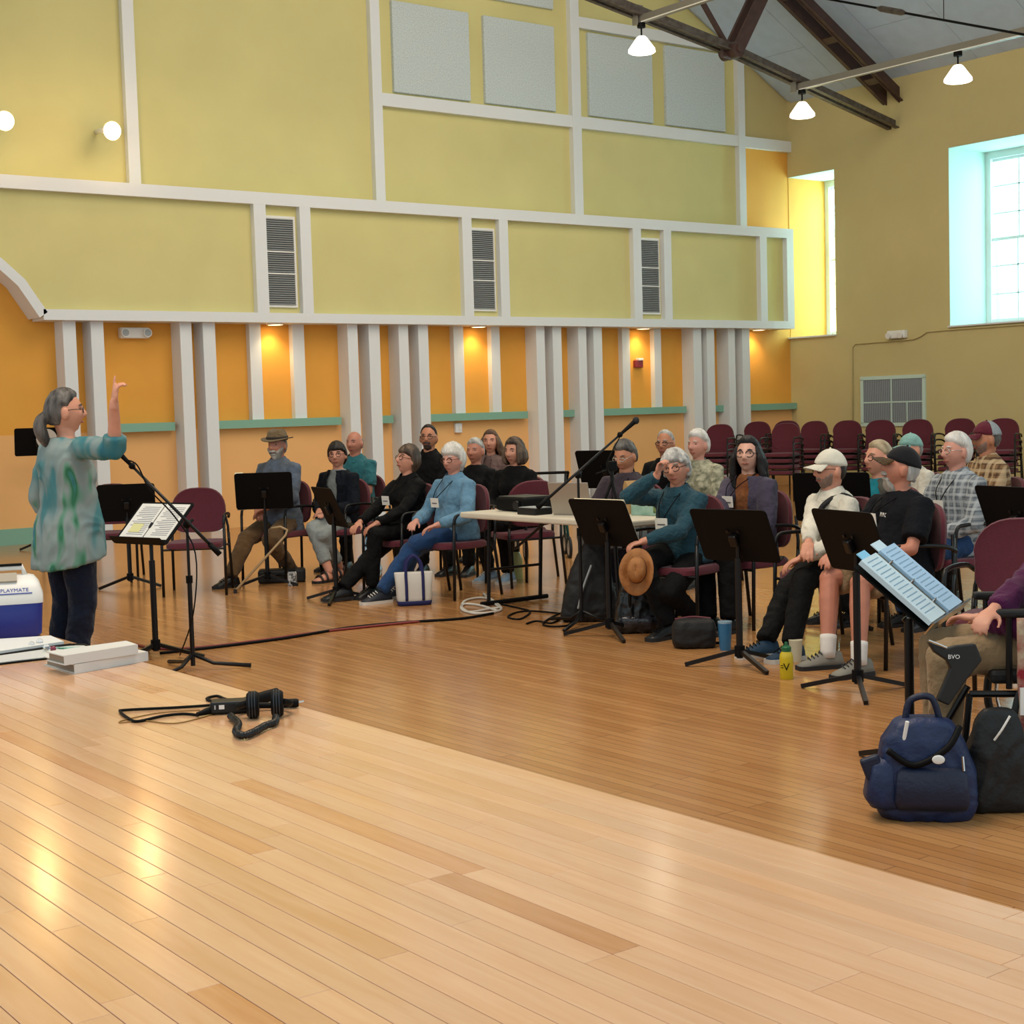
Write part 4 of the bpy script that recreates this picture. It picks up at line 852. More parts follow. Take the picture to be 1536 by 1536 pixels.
add('ncap', 'man with goatee in a black cap, navy T-shirt and khaki shorts, chin raised', 1352, 705, 8.6, 56, skin='ruddy', hair=dict(m=H_silver, style='short', th=.008), top=F_nav, pants=F_khaki, shoes=SH_grey, legs='shorts', sleeves='short', beard=dict(m=BEARDW, full=False, th=.016, len=.02), hat=dict(kind='cap', m=cloth('black_cap_cotton', '#0e0e14', bump=.2), mb=cloth('tan_cap_visor', '#4a3820')), head=(84, 15, 0), lean=-.02, tag_at=(.07, .30), belly=.08, width=1.14, collar=None, sock=mat('white_sock', '#d8d4cd', .9, bump=.2, bs=120), footpx={1: (1226, 1004), -1: (1272, 1016)}, hands={1: (.12, .36, .62), -1: (-.16, .34, .63)})
add('gplaid', 'white-haired man with glasses in a grey checked shirt', 1435, 679, 9.9, 50, skin='pink', hair=dict(m=H_white, style='full', th=.016, crown=.008), top=F_gplaid, pants=F_jean, shoes=SH_black, glasses=dict(m=GL_s, r=(.024, .017)), head=(56, 0, 0), collar=F_gplaid, tag_at=(.03, .25), width=1.04, hands={1: (.16, .30, .60), -1: (-.10, .30, .60)})
add('bplaid', 'man in a maroon and grey cap and a brown checked shirt', 1480, 660, 11.0, 60, skin='tan', hair=dict(m=H_salt, style='short', th=.008), top=F_bplaid, pants=F_blackp, shoes=SH_black, beard=dict(m=BEARDG, th=.004), hat=dict(kind='cap', m=cloth('maroon_cap_cotton', '#5a1c2a'), back=cloth('grey_cap_mesh', '#9aa2a6', bs=120)), head=(70, 0, 0), collar=F_bplaid, vox=.0075)
add('cream', 'person in a cream shirt and pale green cap, mostly hidden behind the navy T-shirt', 1366, 676, 12.0, 50, skin='fair', hair=dict(m=H_grey, style='short', th=.008), top=F_white, pants=F_blackp, shoes=SH_black, hat=dict(kind='cap', m=cloth('pale_green_cap', '#7fa8a0')), head=(50, 0, 0), vox=.009)
add('wheel', 'person in a wine-purple fleece and khaki trousers in a wheelchair', 1606, 762, 5.72, 78, skin='fair', fem=True, hair=dict(m=H_silver, style='short', th=.012), top=F_wine, pants=F_khaki, shoes=SH_black, head=(70, 0, 0), hz=.56, feet={1: (.10, .50), -1: (-.10, .50)}, hands={1: ('px', (1472, 932, 5.5), (.8, -.4, -.4)), -1: (-.12, .30, .66)}, width=1.1, vox=.008, lean=-.12)
# ------------------------------------------------------------------ chairs
F_maroon = mat('maroon_upholstery', '#560f22', .8, var=.12, vs=60, bump=.3, bs=220, sheen=.15)
def make_chair():
    r = thing('stacking_chair', 'x', 'chair')
    m = MB(); n = 24; rs = []
    for z, sc in ((.395, .90), (.405, 1.), (.435, 1.), (.450, .95), (.453, .80)):
        rs.append([(math.copysign(abs(math.cos(a))**.45, math.cos(a))*.24*sc, math.copysign(abs(math.sin(a))**.45, math.sin(a))*.23*sc, z) for a in [2*math.pi*j/n for j in range(n)]])
    m.rings(rs).build('seat', F_maroon, r, smooth=2)
    m = MB(); poly = []
    for j in range(32):
        a = 2*math.pi*j/32; x = math.copysign(abs(math.cos(a))**(.72 if math.sin(a) > 0 else .45), math.cos(a))*.235; z = math.copysign(abs(math.sin(a))**(.85 if math.sin(a) > 0 else .5), math.sin(a))*(.21 if math.sin(a) > 0 else .18)
        poly.append((x*(1.0 if z > 0 else .96), z))
    rs = []
    for dy, sc in ((.016, .86), (.022, .97), (.0, 1.), (-.018, .96), (-.022, .85)):
        rs.append([(x*sc, -.235+dy-.10*(z*sc+.2)*.9+.9*(x*sc)**2, .685+z*sc) for x, z in poly])
    m.rings(rs).build('backrest', F_maroon, r, smooth=2)
    for s in (-1, 1):
        MB().tube([(s*.262, .205, 0), (s*.262, .195, .40), (s*.262, .190, .60)], .0125, 8).build('leg', M_blackg, r, smooth=True)
        MB().tube([(s*.255, -.30, 0), (s*.245, -.245, .40), (s*.242, -.255, .50)], .0125, 8).build('leg', M_blackg, r, smooth=True)
        MB().tube(spline([(s*.262, .190, .59), (s*.262, .175, .655), (s*.262, .12, .675), (s*.262, -.05, .675), (s*.258, -.2, .66), (s*.245, -.275, .63)], 3), .0125, 8).build('armrest', M_blackg, r, smooth=True)
        MB().tube([(s*.244, -.245, .42), (s*.238, -.262, .55), (s*.20, -.285, .72)], .011, 8).build('back_upright', M_blackg, r, smooth=True)
    m = MB(); m.tube([(-.262, .19, .395), (.262, .19, .395)], .010, 6); m.tube([(-.246, -.22, .395), (.246, -.22, .395)], .010, 6)
    m.build('cross_rail', M_blackg, r)
    return r
proto = make_chair(); used = [False]
def chair(x, y, fx, fy, label, group=None, z=0.):
    o = proto if not used[0] else copy_tree(proto); used[0] = True
    o.location = (x, y, z); o.rotation_euler = (0, 0, heading(fx, fy)); o['label'] = label
    if group: o['group'] = group
    elif 'group' in o: del o['group']
    return o
who = dict(hat='the man in the brown hat', navy='the woman in the navy cardigan', bald='the balding man in teal', blkglass='the woman with badge in black sweater', jacket='the man in the black jacket', denim='the woman in denim', grey='the short grey-haired woman', mauve='the woman in mauve', bob='the woman with the chestnut bob', tee='the man in the plum T-shirt', old='the older man in black', leaf='the woman in leaf print', teal='the woman in teal fleece', purple='the woman in the purple jacket', wcap='the man in the white cap', blond='the blond woman in turquoise', ncap='the man in shorts', gplaid='the man in the grey check', bplaid='the man in the brown check', cream='the person in cream')
for k_, w_ in who.items():
    p = PEOPLE[k_]; f = p['fv']; chair(p['loc'].x+f.x*.08, p['loc'].y+f.y*.08, f.x, f.y, 'maroon padded stacking chair under '+w_, 'chairs of the seated group')
c = onz(300, 893); chair(c.x+.06, c.y+.15, -.55, -.83, 'empty maroon armchair between the conductor\'s music stand and the man in the hat')
c = onz(190, 875); chair(c.x+.05, c.y+.45, -.5, -.86, 'empty maroon armchair behind the black music stand beside the conductor')
c = dep(1516, 905, 7.2); chair(c.x, c.y, -.93, -.35, 'empty maroon armchair beside the person in the wheelchair')
c = dep(770, 812, 12.9); chair(c.x+.1, c.y, .2, .97, 'maroon stacking chair tucked beyond the white table')
# stacks along the side wall
for i, (px, py, X_, n_, kk) in enumerate(((1093, 632, 17.0, 4, 'by the last white column'), (1150, 631, 18.9, 4, 'in the orange corner'), (1193, 628, 19.3, 4, 'set back near the corner'), (1192, 640, 17.2, 4, 'standing forward near the corner'), (1233, 628, 18.6, 4, 'left of the wall conduit'), (1285, 628, 18.7, 4, 'below the wall conduit'), (1336, 627, 18.7, 4, 'under the air grille'), (1392, 627, 18.8, 4, 'right of the air grille'), (1453, 624, 19.0, 4, 'behind the maroon cap'), (1518, 625, 18.6, 4, 'behind the end music stand'))):
    q = onx(px, py, X_)
    for j in range(n_):
        chair(q.x-.28+.0, q.y+.02+.035*0, -.9+.05*math.sin(i*3), -.42+.1*math.sin(i*5), ['bottom', 'third', 'second', 'topmost'][j]+(' maroon chair of the stack ' if j in (0, 3) else ' maroon chair from the top of the stack ')+kk, 'chairs stacked along the side wall', z=.088*j)

# ------------------------------------------------------------------ music stands
def make_stand():
    r = thing('music_stand', 'x', 'music stand')
    MB().tube([(0, 0, .05), (0, 0, .62)], .019, 12).build('lower_tube', M_blackg, r, smooth=2)
    for a in (R(90), R(210), R(330)):
        m = MB(); m.beam((0, 0, .095), (.31*math.cos(a), .31*math.sin(a), .012), .022, .022); m.build('leg', M_blackg, r)
    MB().tube([(0, 0, .06), (0, 0, .12)], .03, 12).build('hub', M_black, r, smooth=2)
    return r
def make_desk(m, parent, h, tilt, w=.50, hh=.345):
    # local +y is the reader's side, the top leans away from the reader
    M = Matrix.Translation((0, -.03, h)) @ Matrix.Rotation(R(tilt), 4, 'X')
    pl = MB(); c = .025; poly = []
    for sx, sz, a0 in ((1, 1, 0), (-1, 1, 90), (-1, -1, 180), (1, -1, 270)):
        for k in range(4): a = R(a0+30*k); poly.append((sx*(w/2-c)+c*math.cos(a), sz*(hh/2-c)+c*math.sin(a)))
    Q = M @ Matrix(((1, 0, 0, 0), (0, 0, -1, 0), (0, 1, 0, 0), (0, 0, 0, 1)))
    pl.prism(poly, -.003, .003, Q); d = pl.build('desk', M_black, parent)
    MB().box((0, .03, -hh/2+.004), (w-.02, .06, .006), M=M).build('desk_lip', M_black, parent); MB().box((0, -.022, -.02), (.05, .035, .07), M=M).build('tilt_bracket', M_blackg, parent, bev=.008)
    for s in (-1, 1): MB().tube([M @ Vector((s*.035, -.006, .03)), M @ Vector((s*.035, -.012, .03))], .010, 8).build('rivet', M_blackg, parent)
    return M
sproto = make_stand(); sused = [False]
def stand(px, py, front, h, tilt, label, base=None, w=.5, z0=0.):
    o = sproto if not sused[0] else copy_tree(sproto)
    if sused[0]:
        for ch in list(o.children):
            if ch.name.split('.')[0] not in ('lower_tube', 'leg', 'hub'):
                bpy.data.objects.remove(ch)
    sused[0] = True
    q = onz(px, py) if base is None else Vector(base); o.location = (q.x, q.y, 0); o.rotation_euler = (0, 0, heading(*front)); o['label'] = label
    MB().tube([(0, 0, .58), (0, 0, h-.02), (0, -.02, h)], .012, 10).build('upper_tube', M_blackg, o, smooth=2)
    M = make_desk(None, o, h, tilt, w); return o, M
st_base = None
PAPER = mat('sheet_music_paper', '#e3e1da', .7); INK = mat('printed_ink', '#6b6e78', .7); BOOKE = mat('book_page_edge', '#d9cfae', .8)
def sheet(o, M, w, hh, x=0, y=.006, z=0., lines=0, m=PAPER):
    s_ = MB().box((x, y, z), (w, .003, hh), M=M).build('sheet', m, o)
    L = MB(); rr = random.Random(5)
    for i in range(lines): z_ = z+hh/2-.03-i*(hh-.05)/max(1, lines); ww = (w-.04)*rr.uniform(.6, 1); L.box((x-(w-.04-ww)/2, y+.002, z_), (ww, .0006, .004), M=M)
    if lines: L.build('printed_lines', INK, o, kind='stuff')
# first stand is placed before it gains its desk, so that copies start from the plain stand
plain = sproto
def newstand(*a, **k):
    return stand(*a, **k)
o, M = newstand(62, 812, (.25, .97), 1.27, 18, 'black music stand with a round drum head, by the far left wall', base=(6.35, 17.75, 0), w=.52)
dm = MB().tube([(.10, -.10, 1.30), (.10, -.115, 1.30)], .12, 24).build('drum_head', mat('drum_skin', '#b9ada0', .6), o); MB().tube([(.10+.12*math.cos(a), -.108, 1.30+.12*math.sin(a)) for a in [2*math.pi*j/24 for j in range(24)]], .006, 6, closed=True).build('drum_hoop', M_blackg, o)
o, M = newstand(196, 880, (.42, .91), .76, 14, 'black music stand standing between the conductor and an empty armchair')
o, M = newstand(236, 986, (-.96, -.28), .85, 46, 'conductor\'s music stand holding pages of typed sheets', base=(3.86, 8.87, 0)); sheet(o, M, .22, .29, -.115, .006, .01, 16); sheet(o, M, .22, .29, .115, .006, .01, 16); MB().box((.12, .009, -.05), (.10, .002, .07), M=M).build('sticky_note', mat('yellow_note', '#d9d59a', .8), o)
o, M = newstand(402, 878, (.52, .85), .84, 20, 'black music stand with a thick book, before the man in the hat'); MB().box((-.21, .03, -.01), (.07, .05, .34), M=M).build('book', BOOKE, o)
o, M = newstand(505, 902, (.98, -.2), .76, 24, 'black music stand before the woman in the navy cardigan')
o, M = newstand(915, 955, (.99, .1), .745, 26, 'black music stand before the woman in the teal fleece'); MB().box((0, .020, 0), (.44, .025, .32), M=M).build('book', BOOKE, o)
o, M = newstand(1110, 1000, (.98, .22), .75, 28, 'black music stand before the woman in the purple jacket'); sheet(o, M, .46, .33, 0, .008, .0)
o, M = newstand(1287, 1040, (.97, -.22), .78, 22, 'black music stand before the man in shorts'); sheet(o, M, .46, .33, 0, .008, 0)
o, M = newstand(0, 0, (.85, .5), .86, 20, 'black music stand behind the man in the white cap', base=tuple(dep(1250, 765, 9.95))[:2]+(0,)); sheet(o, M, .47, .33, 0, .008, 0)
o, M = newstand(0, 0, (.98, -.2), .86, 22, 'black music stand before the man in the grey check', base=tuple(dep(1533, 780, 7.9))[:2]+(0,), w=.5)
o, M = newstand(0, 0, (.9, .4), .98, 24, 'black music stand beside the man in the plum T-shirt', base=tuple(dep(912, 720, 12.4))[:2]+(0,))
# stand with the open binder, turned to the wheelchair
TL, TR, BL, BR = dep(1311, 846, 6.0), dep(1357, 815, 6.28), dep(1366, 943, 5.72), dep(1421, 913, 6.0)
cen = (TL+TR+BL+BR)/4; o, M = newstand(0, 0, (.75, -.66), .62, 40, 'music stand holding an open white ring binder beside the blue bag', base=(cen.x+.02, cen.y+.02, 0), w=.42)
for ch in list(o.children):
    if ch.name.split('.')[0] in ('desk', 'desk_lip', 'tilt_bracket', 'rivet'): bpy.data.objects.remove(ch)
ux = ((TR-TL)+(BR-BL)).normalized(); uz = ((TL-BL)+(TR-BR)); uz = (uz-ux*uz.dot(ux)).normalized(); un = ux.cross(uz)
if un.z < 0: un = -un
BWd = max((TR-TL).length, .30); BHt = (TL-BL).length
R3 = Matrix((ux, un, uz)).transposed(); oi = o.rotation_euler.to_matrix().inverted()
def Bp(x, y, z): return oi @ (cen+ux*x+un*y+uz*z-Vector(o.location))
def bbox(x, y, z, sx, sy, sz): 
    m = MB(); vs = [Bp(x+i*sx/2, y+j*sy/2, z+k*sz/2) for k in (-1, 1) for i, j in ((-1, -1), (1, -1), (1, 1), (-1, 1))]; m.add(vs, [(3, 2, 1, 0), (4, 5, 6, 7), (0, 1, 5, 4), (1, 2, 6, 5), (2, 3, 7, 6), (3, 0, 4, 7)]); return m
bbox(0, -.02, 0, BWd*1.0, .006, BHt*.98).build('desk', M_black, o); bbox(0, .01, -BHt/2-.005, BWd+.06, .06, .006).build('desk_lip', M_chrome, o)
BN = mat('pale_blue_binder_page', '#c4dbe6', .35, var=.05); BN2 = mat('sky_blue_page', '#a9cbe8', .3)
bbox(-BWd*.27, .012, 0, BWd*.42, .02, BHt*.96).build('binder_page', BN, o); bbox(BWd*.27, .012, 0, BWd*.42, .02, BHt*.96).build('binder_page', BN2, o)
bbox(0, .004, 0, BWd*.10, .012, BHt*.94).build('ring_spine', mat('brass_ring_bar', '#8f8061', .35, metal=.8), o)
for z in (-.3, 0, .3): m = MB(); m.tube([Bp(-.02, .012, z*BHt), Bp(-.01, .03, z*BHt), Bp(.01, .03, z*BHt), Bp(.02, .012, z*BHt)], .003, 6); m.build('binder_ring', M_chrome, o)
bbox(-BWd*.27, .012, BHt*.51, BWd*.22, .004, .05).build('page_tab', mat('cyan_tab', '#86c4e6', .4), o); bbox(BWd*.20, .012, BHt*.52, BWd*.26, .004, .06).build('page_tab', BN, o)
m = MB()
for i in range(14): mm = bbox(-BWd*.27, .0225, BHt*(.42-.06*i), BWd*.30, .0008, .004); m.add(mm.v, mm.f); mm = bbox(BWd*.27, .0225, BHt*(.42-.06*i), BWd*.30, .0008, .004); m.add(mm.v, mm.f)
m.build('printed_lines', mat('blue_ink', '#7d9fb5', .6), o, kind='stuff')

# ------------------------------------------------------------------ microphone stands
def mic_stand(label, base, mid, tip, tail, height, with_mic=True):
    t = thing('microphone_stand', label, 'microphone stand', (base.x, base.y, 0)); L = lambda p: Vector(p)-Vector((base.x, base.y, 0))
    MB().tube([(0, 0, .03), (0, 0, height*.62)], .014, 10).build('lower_tube', M_blackg, t, smooth=2); MB().tube([(0, 0, height*.55), (0, 0, height)], .009, 10).build('upper_tube', M_chrome if with_mic == 2 else M_blackg, t, smooth=2)
    MB().tube([(0, 0, height*.6), (0, 0, height*.65)], .02, 10).build('clutch', M_black, t, smooth=2)
    for a in (R(-30), R(90), R(210)): MB().tube([(0, 0, .10), (.12*math.cos(a), .12*math.sin(a), .04), (.34*math.cos(a), .34*math.sin(a), .015)], [.012, .011, .013], 8).build('leg', M_blackg, t, smooth=True)
    bm_ = MB().tube([L(tail), L(tip)], [.011, .008], 8).build('boom', M_blackg, t, smooth=True); MB().tube([L(tail), L(tail).lerp(L(tip), .12)], .017, 8).build('counterweight', M_black, t, smooth=True)
    MB().ell((0, 0, height), .026, u=10, w=8).build('boom_clutch', M_black, t, smooth=True); MB().tube([(0, 0, height), (.05, .03, height+.02)], .010, 8).build('wing_knob', M_black, t)
    d = (L(tip)-L(tail)).normalized(); a = L(tip)
    mk = MB().tube([a-d*.02, a+d*.04, a+d*.13], [.010, .012, .017], 12).build('microphone', M_black, t, smooth=2); MB().ell(a+d*.15, (.024, .024, .026), u=12, w=8).build('microphone_grille', mat('mic_mesh', '#2a2a2c', .5, metal=.6, bump=.5, bs=400), mk, smooth=True); MB().ell(a, .020, u=10, w=6).build('mic_clip', M_black, mk, smooth=True)
    return t, L
b1 = onz(290, 1006); D1 = 8.95
t, L = mic_stand('microphone boom stand reaching over the conductor\'s music stand', b1, None, dep(198, 699, 8.85), dep(330, 832, 8.95), dep(286, 786, D1).z)
MB().tube(spline([L(dep(190, 690, 8.85)), L(dep(206, 698, 8.8)), L(dep(225, 735, 8.85)), L(dep(262, 775, 8.9)), L(dep(293, 830, 8.9)), L(dep(290, 920, 8.85)), L(onz(270, 985)+Vector((0, 0, .01)))], 5), .0045, 6).build('microphone_cable', M_black, t, smooth=True)
b2 = onz(873, 938)
t, L = mic_stand('microphone boom stand angled over the white table', b2, None, dep(930, 652, 10.25), dep(806, 762, 10.1), dep(868, 714, 10.2).z)
MB().tube(spline([L(dep(930, 655, 10.25)), L(dep(912, 690, 10.2)), L(dep(912, 706, 10.2)), L(dep(918, 715, 10.2))], 5), .004, 6).build('microphone_cable', M_black, t, smooth=True)

# ------------------------------------------------------------------ folding table and what stands on it
TX0, TX1, TY0, TY1, TZ = 6.62, 7.38, 7.60, 9.45, .72
t = thing('folding_table', 'off-white plastic folding table between the two seated groups', 'table', ((TX0+TX1)/2, (TY0+TY1)/2, 0))
M_plast = mat('offwhite_plastic', '#cfc7b4', .5, var=.04)
MB().box((0, 0, TZ-.02), (TX1-TX0, TY1-TY0, .045)).build('tabletop', M_plast, t, bev=.012)
for s in (-1, 1):
    for xx in (-.25, .25): MB().tube([(xx, s*.72, TZ-.04), (xx, s*.76, .03)], .015, 8).build('leg', M_blackg, t, smooth=2)
    MB().tube([(-.32, s*.76, .022), (.32, s*.76, .022)], .018, 8).build('foot_bar', M_black, t, smooth=2); MB().tube([(-.25, s*.745, .28), (.25, s*.745, .28)], .011, 8).build('cross_bar', M_blackg, t); MB().tube([(0, s*.74, .42), (0, s*.30, TZ-.05)], .011, 8).build('brace', M_blackg, t)
c = onz(752, 762, TZ); t = thing('projector', 'black projector lying at the end of the white table', 'projector', (7.0, 9.12, TZ+.003), 0)
MB().box((0, 0, .055), (.30, .36, .10)).build('case', M_black, t, bev=.02); MB().box((0, 0, .109), (.26, .32, .006)).build('lid', mat('dark_grey_plastic', '#3a3a36', .5), t, bev=.002); MB().tube([(-.15, -.1, .05), (-.17, -.1, .05)], .035, 16).build('lens', M_blackg, t, smooth=2)
t = thing('switch_box', 'small black box in front of the projector', 'box', (6.78, 8.72, TZ+.003)); MB().box((0, 0, .025), (.16, .22, .05)).build('case', M_blackg, t, bev=.006); MB().box((-.0, 0, .052), (.14, .20, .004)).build('lid', M_slat, t)
t = thing('laptop', 'silver laptop open on the white table, lid towards the stage', 'laptop', (6.98, 8.42, TZ+.003), heading(.95, .3)); M_alu = mat('silver_aluminium', '#a79f93', .4, metal=.6)
MB().box((0, .0, .009), (.34, .24, .018)).build('base', M_alu, t, bev=.004); MB().box((0, -.155, .125), (.34, .010, .235), rot=(R(14), 0, 0)).build('lid', M_alu, t, bev=.004); MB().box((0, .02, .0185), (.29, .10, .001)).build('keyboard', M_black, t)
t = thing('mini_tripod', 'small black and silver tripod standing on the white table', 'tripod', (6.85, 7.93, TZ+.003))
for a in (0, 120, 240): MB().tube([(0, 0, .26), (.10*math.cos(R(a+20)), .10*math.sin(R(a+20)), .0)], [.012, .007], 8).build('leg', M_black if a else M_chrome, t, smooth=True)
MB().tube([(0, 0, .24), (0, 0, .33)], .014, 8).build('column', M_blackg, t); MB().box((0, 0, .36), (.07, .05, .07)).build('head', M_black, t, bev=.01); MB().tube([(0, 0, .34), (-.10, .05, .31)], .006, 6).build('pan_handle', M_black, t)
t = thing('snack_box', 'pale green carton with leafy print on the table', 'box', (7.2, 7.86, TZ+.003), R(10)); MB().box((0, 0, .055), (.16, .34, .11)).build('carton', mat('pale_green_card', '#9fbfae', .7, c2='#7fa694', vs=12), t, bev=.003); MB().box((-.081, -.09, .05), (.002, .12, .06)).build('printed_panel', mat('leafy_print', '#3f5a38', .7, c2='#8a9a58', vs=40), t)
t = thing('paper_bag', 'brown paper bag standing on the table', 'bag', (7.24, 8.14, TZ+.003), R(-12)); m = MB(); rs = [[(x*.07*s, y*.05*s2, z) for x, y in ((-1, -1), (1, -1), (1, 1), (-1, 1))] for z, s, s2 in ((0, 1, 1), (.14, 1.02, 1.), (.20, 1.05, .6), (.235, 1.08, .15))]; m.rings(rs).build('bag', mat('brown_kraft_paper', '#b08a58', .8, bump=.3, bs=30), t)

# ------------------------------------------------------------------ things on the hall floor
def soft(rows, name, m, parent, n=24, p=.6, smooth=True, vox=None, wr=0.):
    mb = MB(); rs = []
    for cx, cy, z, a, b in rows: rs.append([(cx+math.copysign(abs(math.cos(q))**p, math.cos(q))*a, cy+math.copysign(abs(math.sin(q))**p, math.sin(q))*b, z) for q in [2*math.pi*j/n for j in range(n)]])
    mb.rings(rs)
    if vox:
        me = remesh(mb, vox, 2, .5)
        if wr: wrinkle(me, amp=wr, sc=10)
        return mkobj(name, me, m, parent)
    return mb.build(name, m, parent, smooth=smooth)
# tote
c = onz(628, 908); t = thing('tote_bag', 'white canvas tote bag with navy handles and base', 'bag', (c.x, c.y+.06, 0), heading(-.45, -.89)); CAN = mat('white_canvas', '#ccc8bf', .9, bump=.3, bs=150); NVY = mat('navy_webbing', '#171a52', .8)
soft([(0, 0, .002, .125, .07), (0, 0, .06, .135, .075), (0, 0, .16, .14, .07), (0, 0, .25, .150, .055), (0, 0, .255, .147, .050)], 'bag', CAN, t, p=.4); soft([(0, 0, .0, .128, .073), (0, 0, .035, .136, .078), (0, 0, .036, .134, .076)], 'base_band', NVY, t, p=.4)
for s in (-1, 1):
    MB().tube(spline([(-.065, s*.076, .04), (-.065, s*.078, .16), (-.065, s*.062, .26), (-.05, s*.05, .34), (0, s*.045, .385), (.05, s*.05, .34), (.065, s*.062, .26), (.065, s*.078, .16), (.065, s*.076, .04)], 4), .013, 6, sx=.35, ref=(1, 0, 0)).build('handle', NVY, t, smooth=True)
def bottle(name, label, px, py, prof, m, capm, cap, cat='bottle', seg=20):
    c = onz(px, py); t = thing(name, label, cat, (c.x, c.y, 0)); MB().lathe(prof, seg=seg).build('body', m, t, smooth=2); MB().lathe(cap, seg=seg).build('cap', capm, t, smooth=2); return t
t = bottle('water_bottle', 'yellow plastic squeeze bottle with a green cap by the white-cap man\'s shoes', 1180, 1018, [(.0, 0), (.034, 0), (.037, .006), (.037, .115), (.034, .135), (.024, .15), (.024, .158)], mat('yellow_plastic', '#c9b21c', .35), mat('green_cap_plastic', '#12603a', .4), [(.026, .150), (.027, .172), (.020, .178), (.010, .182), (.008, .20), (.0, .201)])
lt = MB(); v_ = (CAM-Vector(t.location)); az = math.atan2(v_.x, -v_.y); lo_ = lettering('V', .058, M_black, t, (0, 0, 0), (0, 0, 0)); lo_.location = (.038*math.sin(az)+.0, -.038*math.cos(az), .05); lo_.rotation_euler = (R(90), 0, az)
m = MB().box((-.024, -.001, .028), (.014, .002, .004)).box((-.024, -.001, .016), (.014, .002, .004)); e_ = m.build('logo_dashes', M_black, t); e_.location = lo_.location; e_.rotation_euler = (0, 0, az)
bottle('tumbler', 'blue metal tumbler on the floor beside the black shoulder bag', 1088, 975, [(.0, 0), (.032, 0), (.034, .01), (.042, .14), (.043, .165)], mat('blue_enamel', '#2f6c97', .35, metal=.2), mat('clear_lid', '#8aa6b8', .2), [(.043, .165), (.044, .176), (.0, .178)], 'tumbler')
bottle('water_bottle', 'pale green plastic bottle on the floor beyond the table legs', 776, 868, [(.0, 0), (.05, 0), (.052, .02), (.052, .17), (.03, .23), (.02, .24)], mat('pale_green_plastic', '#b9bd7a', .3), M_black, [(.022, .24), (.022, .27), (.0, .272)])
bottle('travel_cup', 'cream paper cup on the floor behind the yellow bottle', 1194, 992, [(.0, 0), (.03, 0), (.04, .12)], mat('cream_paper', '#cfc6a8', .7), mat('cream_paper', '#cfc6a8'), [(.041, .12), (.041, .126), (0, .127)], 'cup')
c = onz(1043, 974); t = thing('shoulder_bag', 'small black shoulder bag with a maroon zip top', 'bag', (c.x+.05, c.y+.06, 0), heading(0.62, 0.78))
soft([(0, 0, .002, .12, .07), (0, 0, .03, .135, .085), (0, 0, .12, .135, .085), (0, 0, .165, .12, .07), (0, 0, .175, .10, .05)], 'bag', mat('black_nylon', '#040405', .7, bump=.3, bs=60), t, p=.5, vox=.009, wr=.004); MB().tube(spline([(-.11, .06, .168), (0, .075, .178), (.11, .06, .168)], 4), .008, 6).build('zip_band', mat('maroon_zip', '#5a1626', .6), t); MB().tube(spline([(.13, 0, .12), (.20, .02, .06), (.19, .08, .012), (.10, .12, .01)], 4), .009, 6).build('strap', M_black, t, smooth=True)
# instrument cases and bags by the microphone stand
GB = mat('black_gig_bag', '#030304', .65, bump=.35, bs=40)
c = onz(868, 938); t = thing('gig_bag', 'tall black gig bag leaning beside the microphone stand', 'case', (c.x+.22, c.y+.12, 0), heading(0.6, 0.8))
soft([(0, 0, .0, .20, .10), (0, 0, .04, .22, .115), (-.01, .0, .20, .18, .11), (.0, .02, .36, .14, .10), (.03, .03, .48, .11, .085), (.05, .04, .56, .07, .06)], 'bag', GB, t, vox=.012, wr=.006); MB().tube(spline([(-.1, -.11, .1), (-.06, -.125, .25), (0, -.11, .4)], 4), .008, 6).build('zip', M_slat, t)
c = onz(905, 925); t = thing('backpack', 'black patterned backpack standing behind the music stand', 'backpack', (c.x+.18, c.y+.02, 0), heading(0.6, 0.8))
soft([(0, 0, .0, .14, .10), (0, 0, .04, .155, .11), (0, 0, .25, .15, .11), (0, 0, .40, .125, .09), (0, 0, .47, .07, .05)], 'bag', mat('dark_print_nylon', '#0c0c14', .7, c2='#22203a', vs=30, bump=.3, bs=40), t, vox=.012, wr=.005); soft([(0, -.10, .05, .10, .04), (0, -.105, .10, .11, .05), (0, -.10, .22, .10, .04), (0, -.09, .24, .08, .02)], 'front_pocket', mat('monochrome_print', '#141418', .7, c2='#b9b9bb', vs=38), t, p=.5); MB().tube(spline([(-.04, 0, .46), (0, 0, .53), (.04, 0, .46)], 4), .009, 6).build('grab_loop', M_black, t)
c = onz(945, 952); t = thing('black_tote', 'glossy black bag with clear pockets under the hanging hat', 'bag', (c.x+.16, c.y+.05, 0), heading(0.6, 0.8))
soft([(0, 0, .0, .19, .11), (0, 0, .04, .20, .12), (0, 0, .20, .175, .10), (0, 0, .33, .14, .08), (0, 0, .37, .11, .05)], 'bag', mat('black_vinyl', '#070708', .28, bump=.4, bs=25), t, p=.5, vox=.011, wr=.006); soft([(0, -.075, .03, .17, .05), (0, -.08, .10, .17, .05), (0, -.075, .12, .16, .04)], 'clear_pocket', mat('creased_vinyl', '#101013', .12, c2='#3b3b42', vs=24, bump=.6, bs=22), t, p=.5); MB().tube(spline([(.15, -.02, .30), (.22, -.04, .18), (.21, -.06, .06)], 4), .010, 6).build('strap', M_black, t, smooth=True)
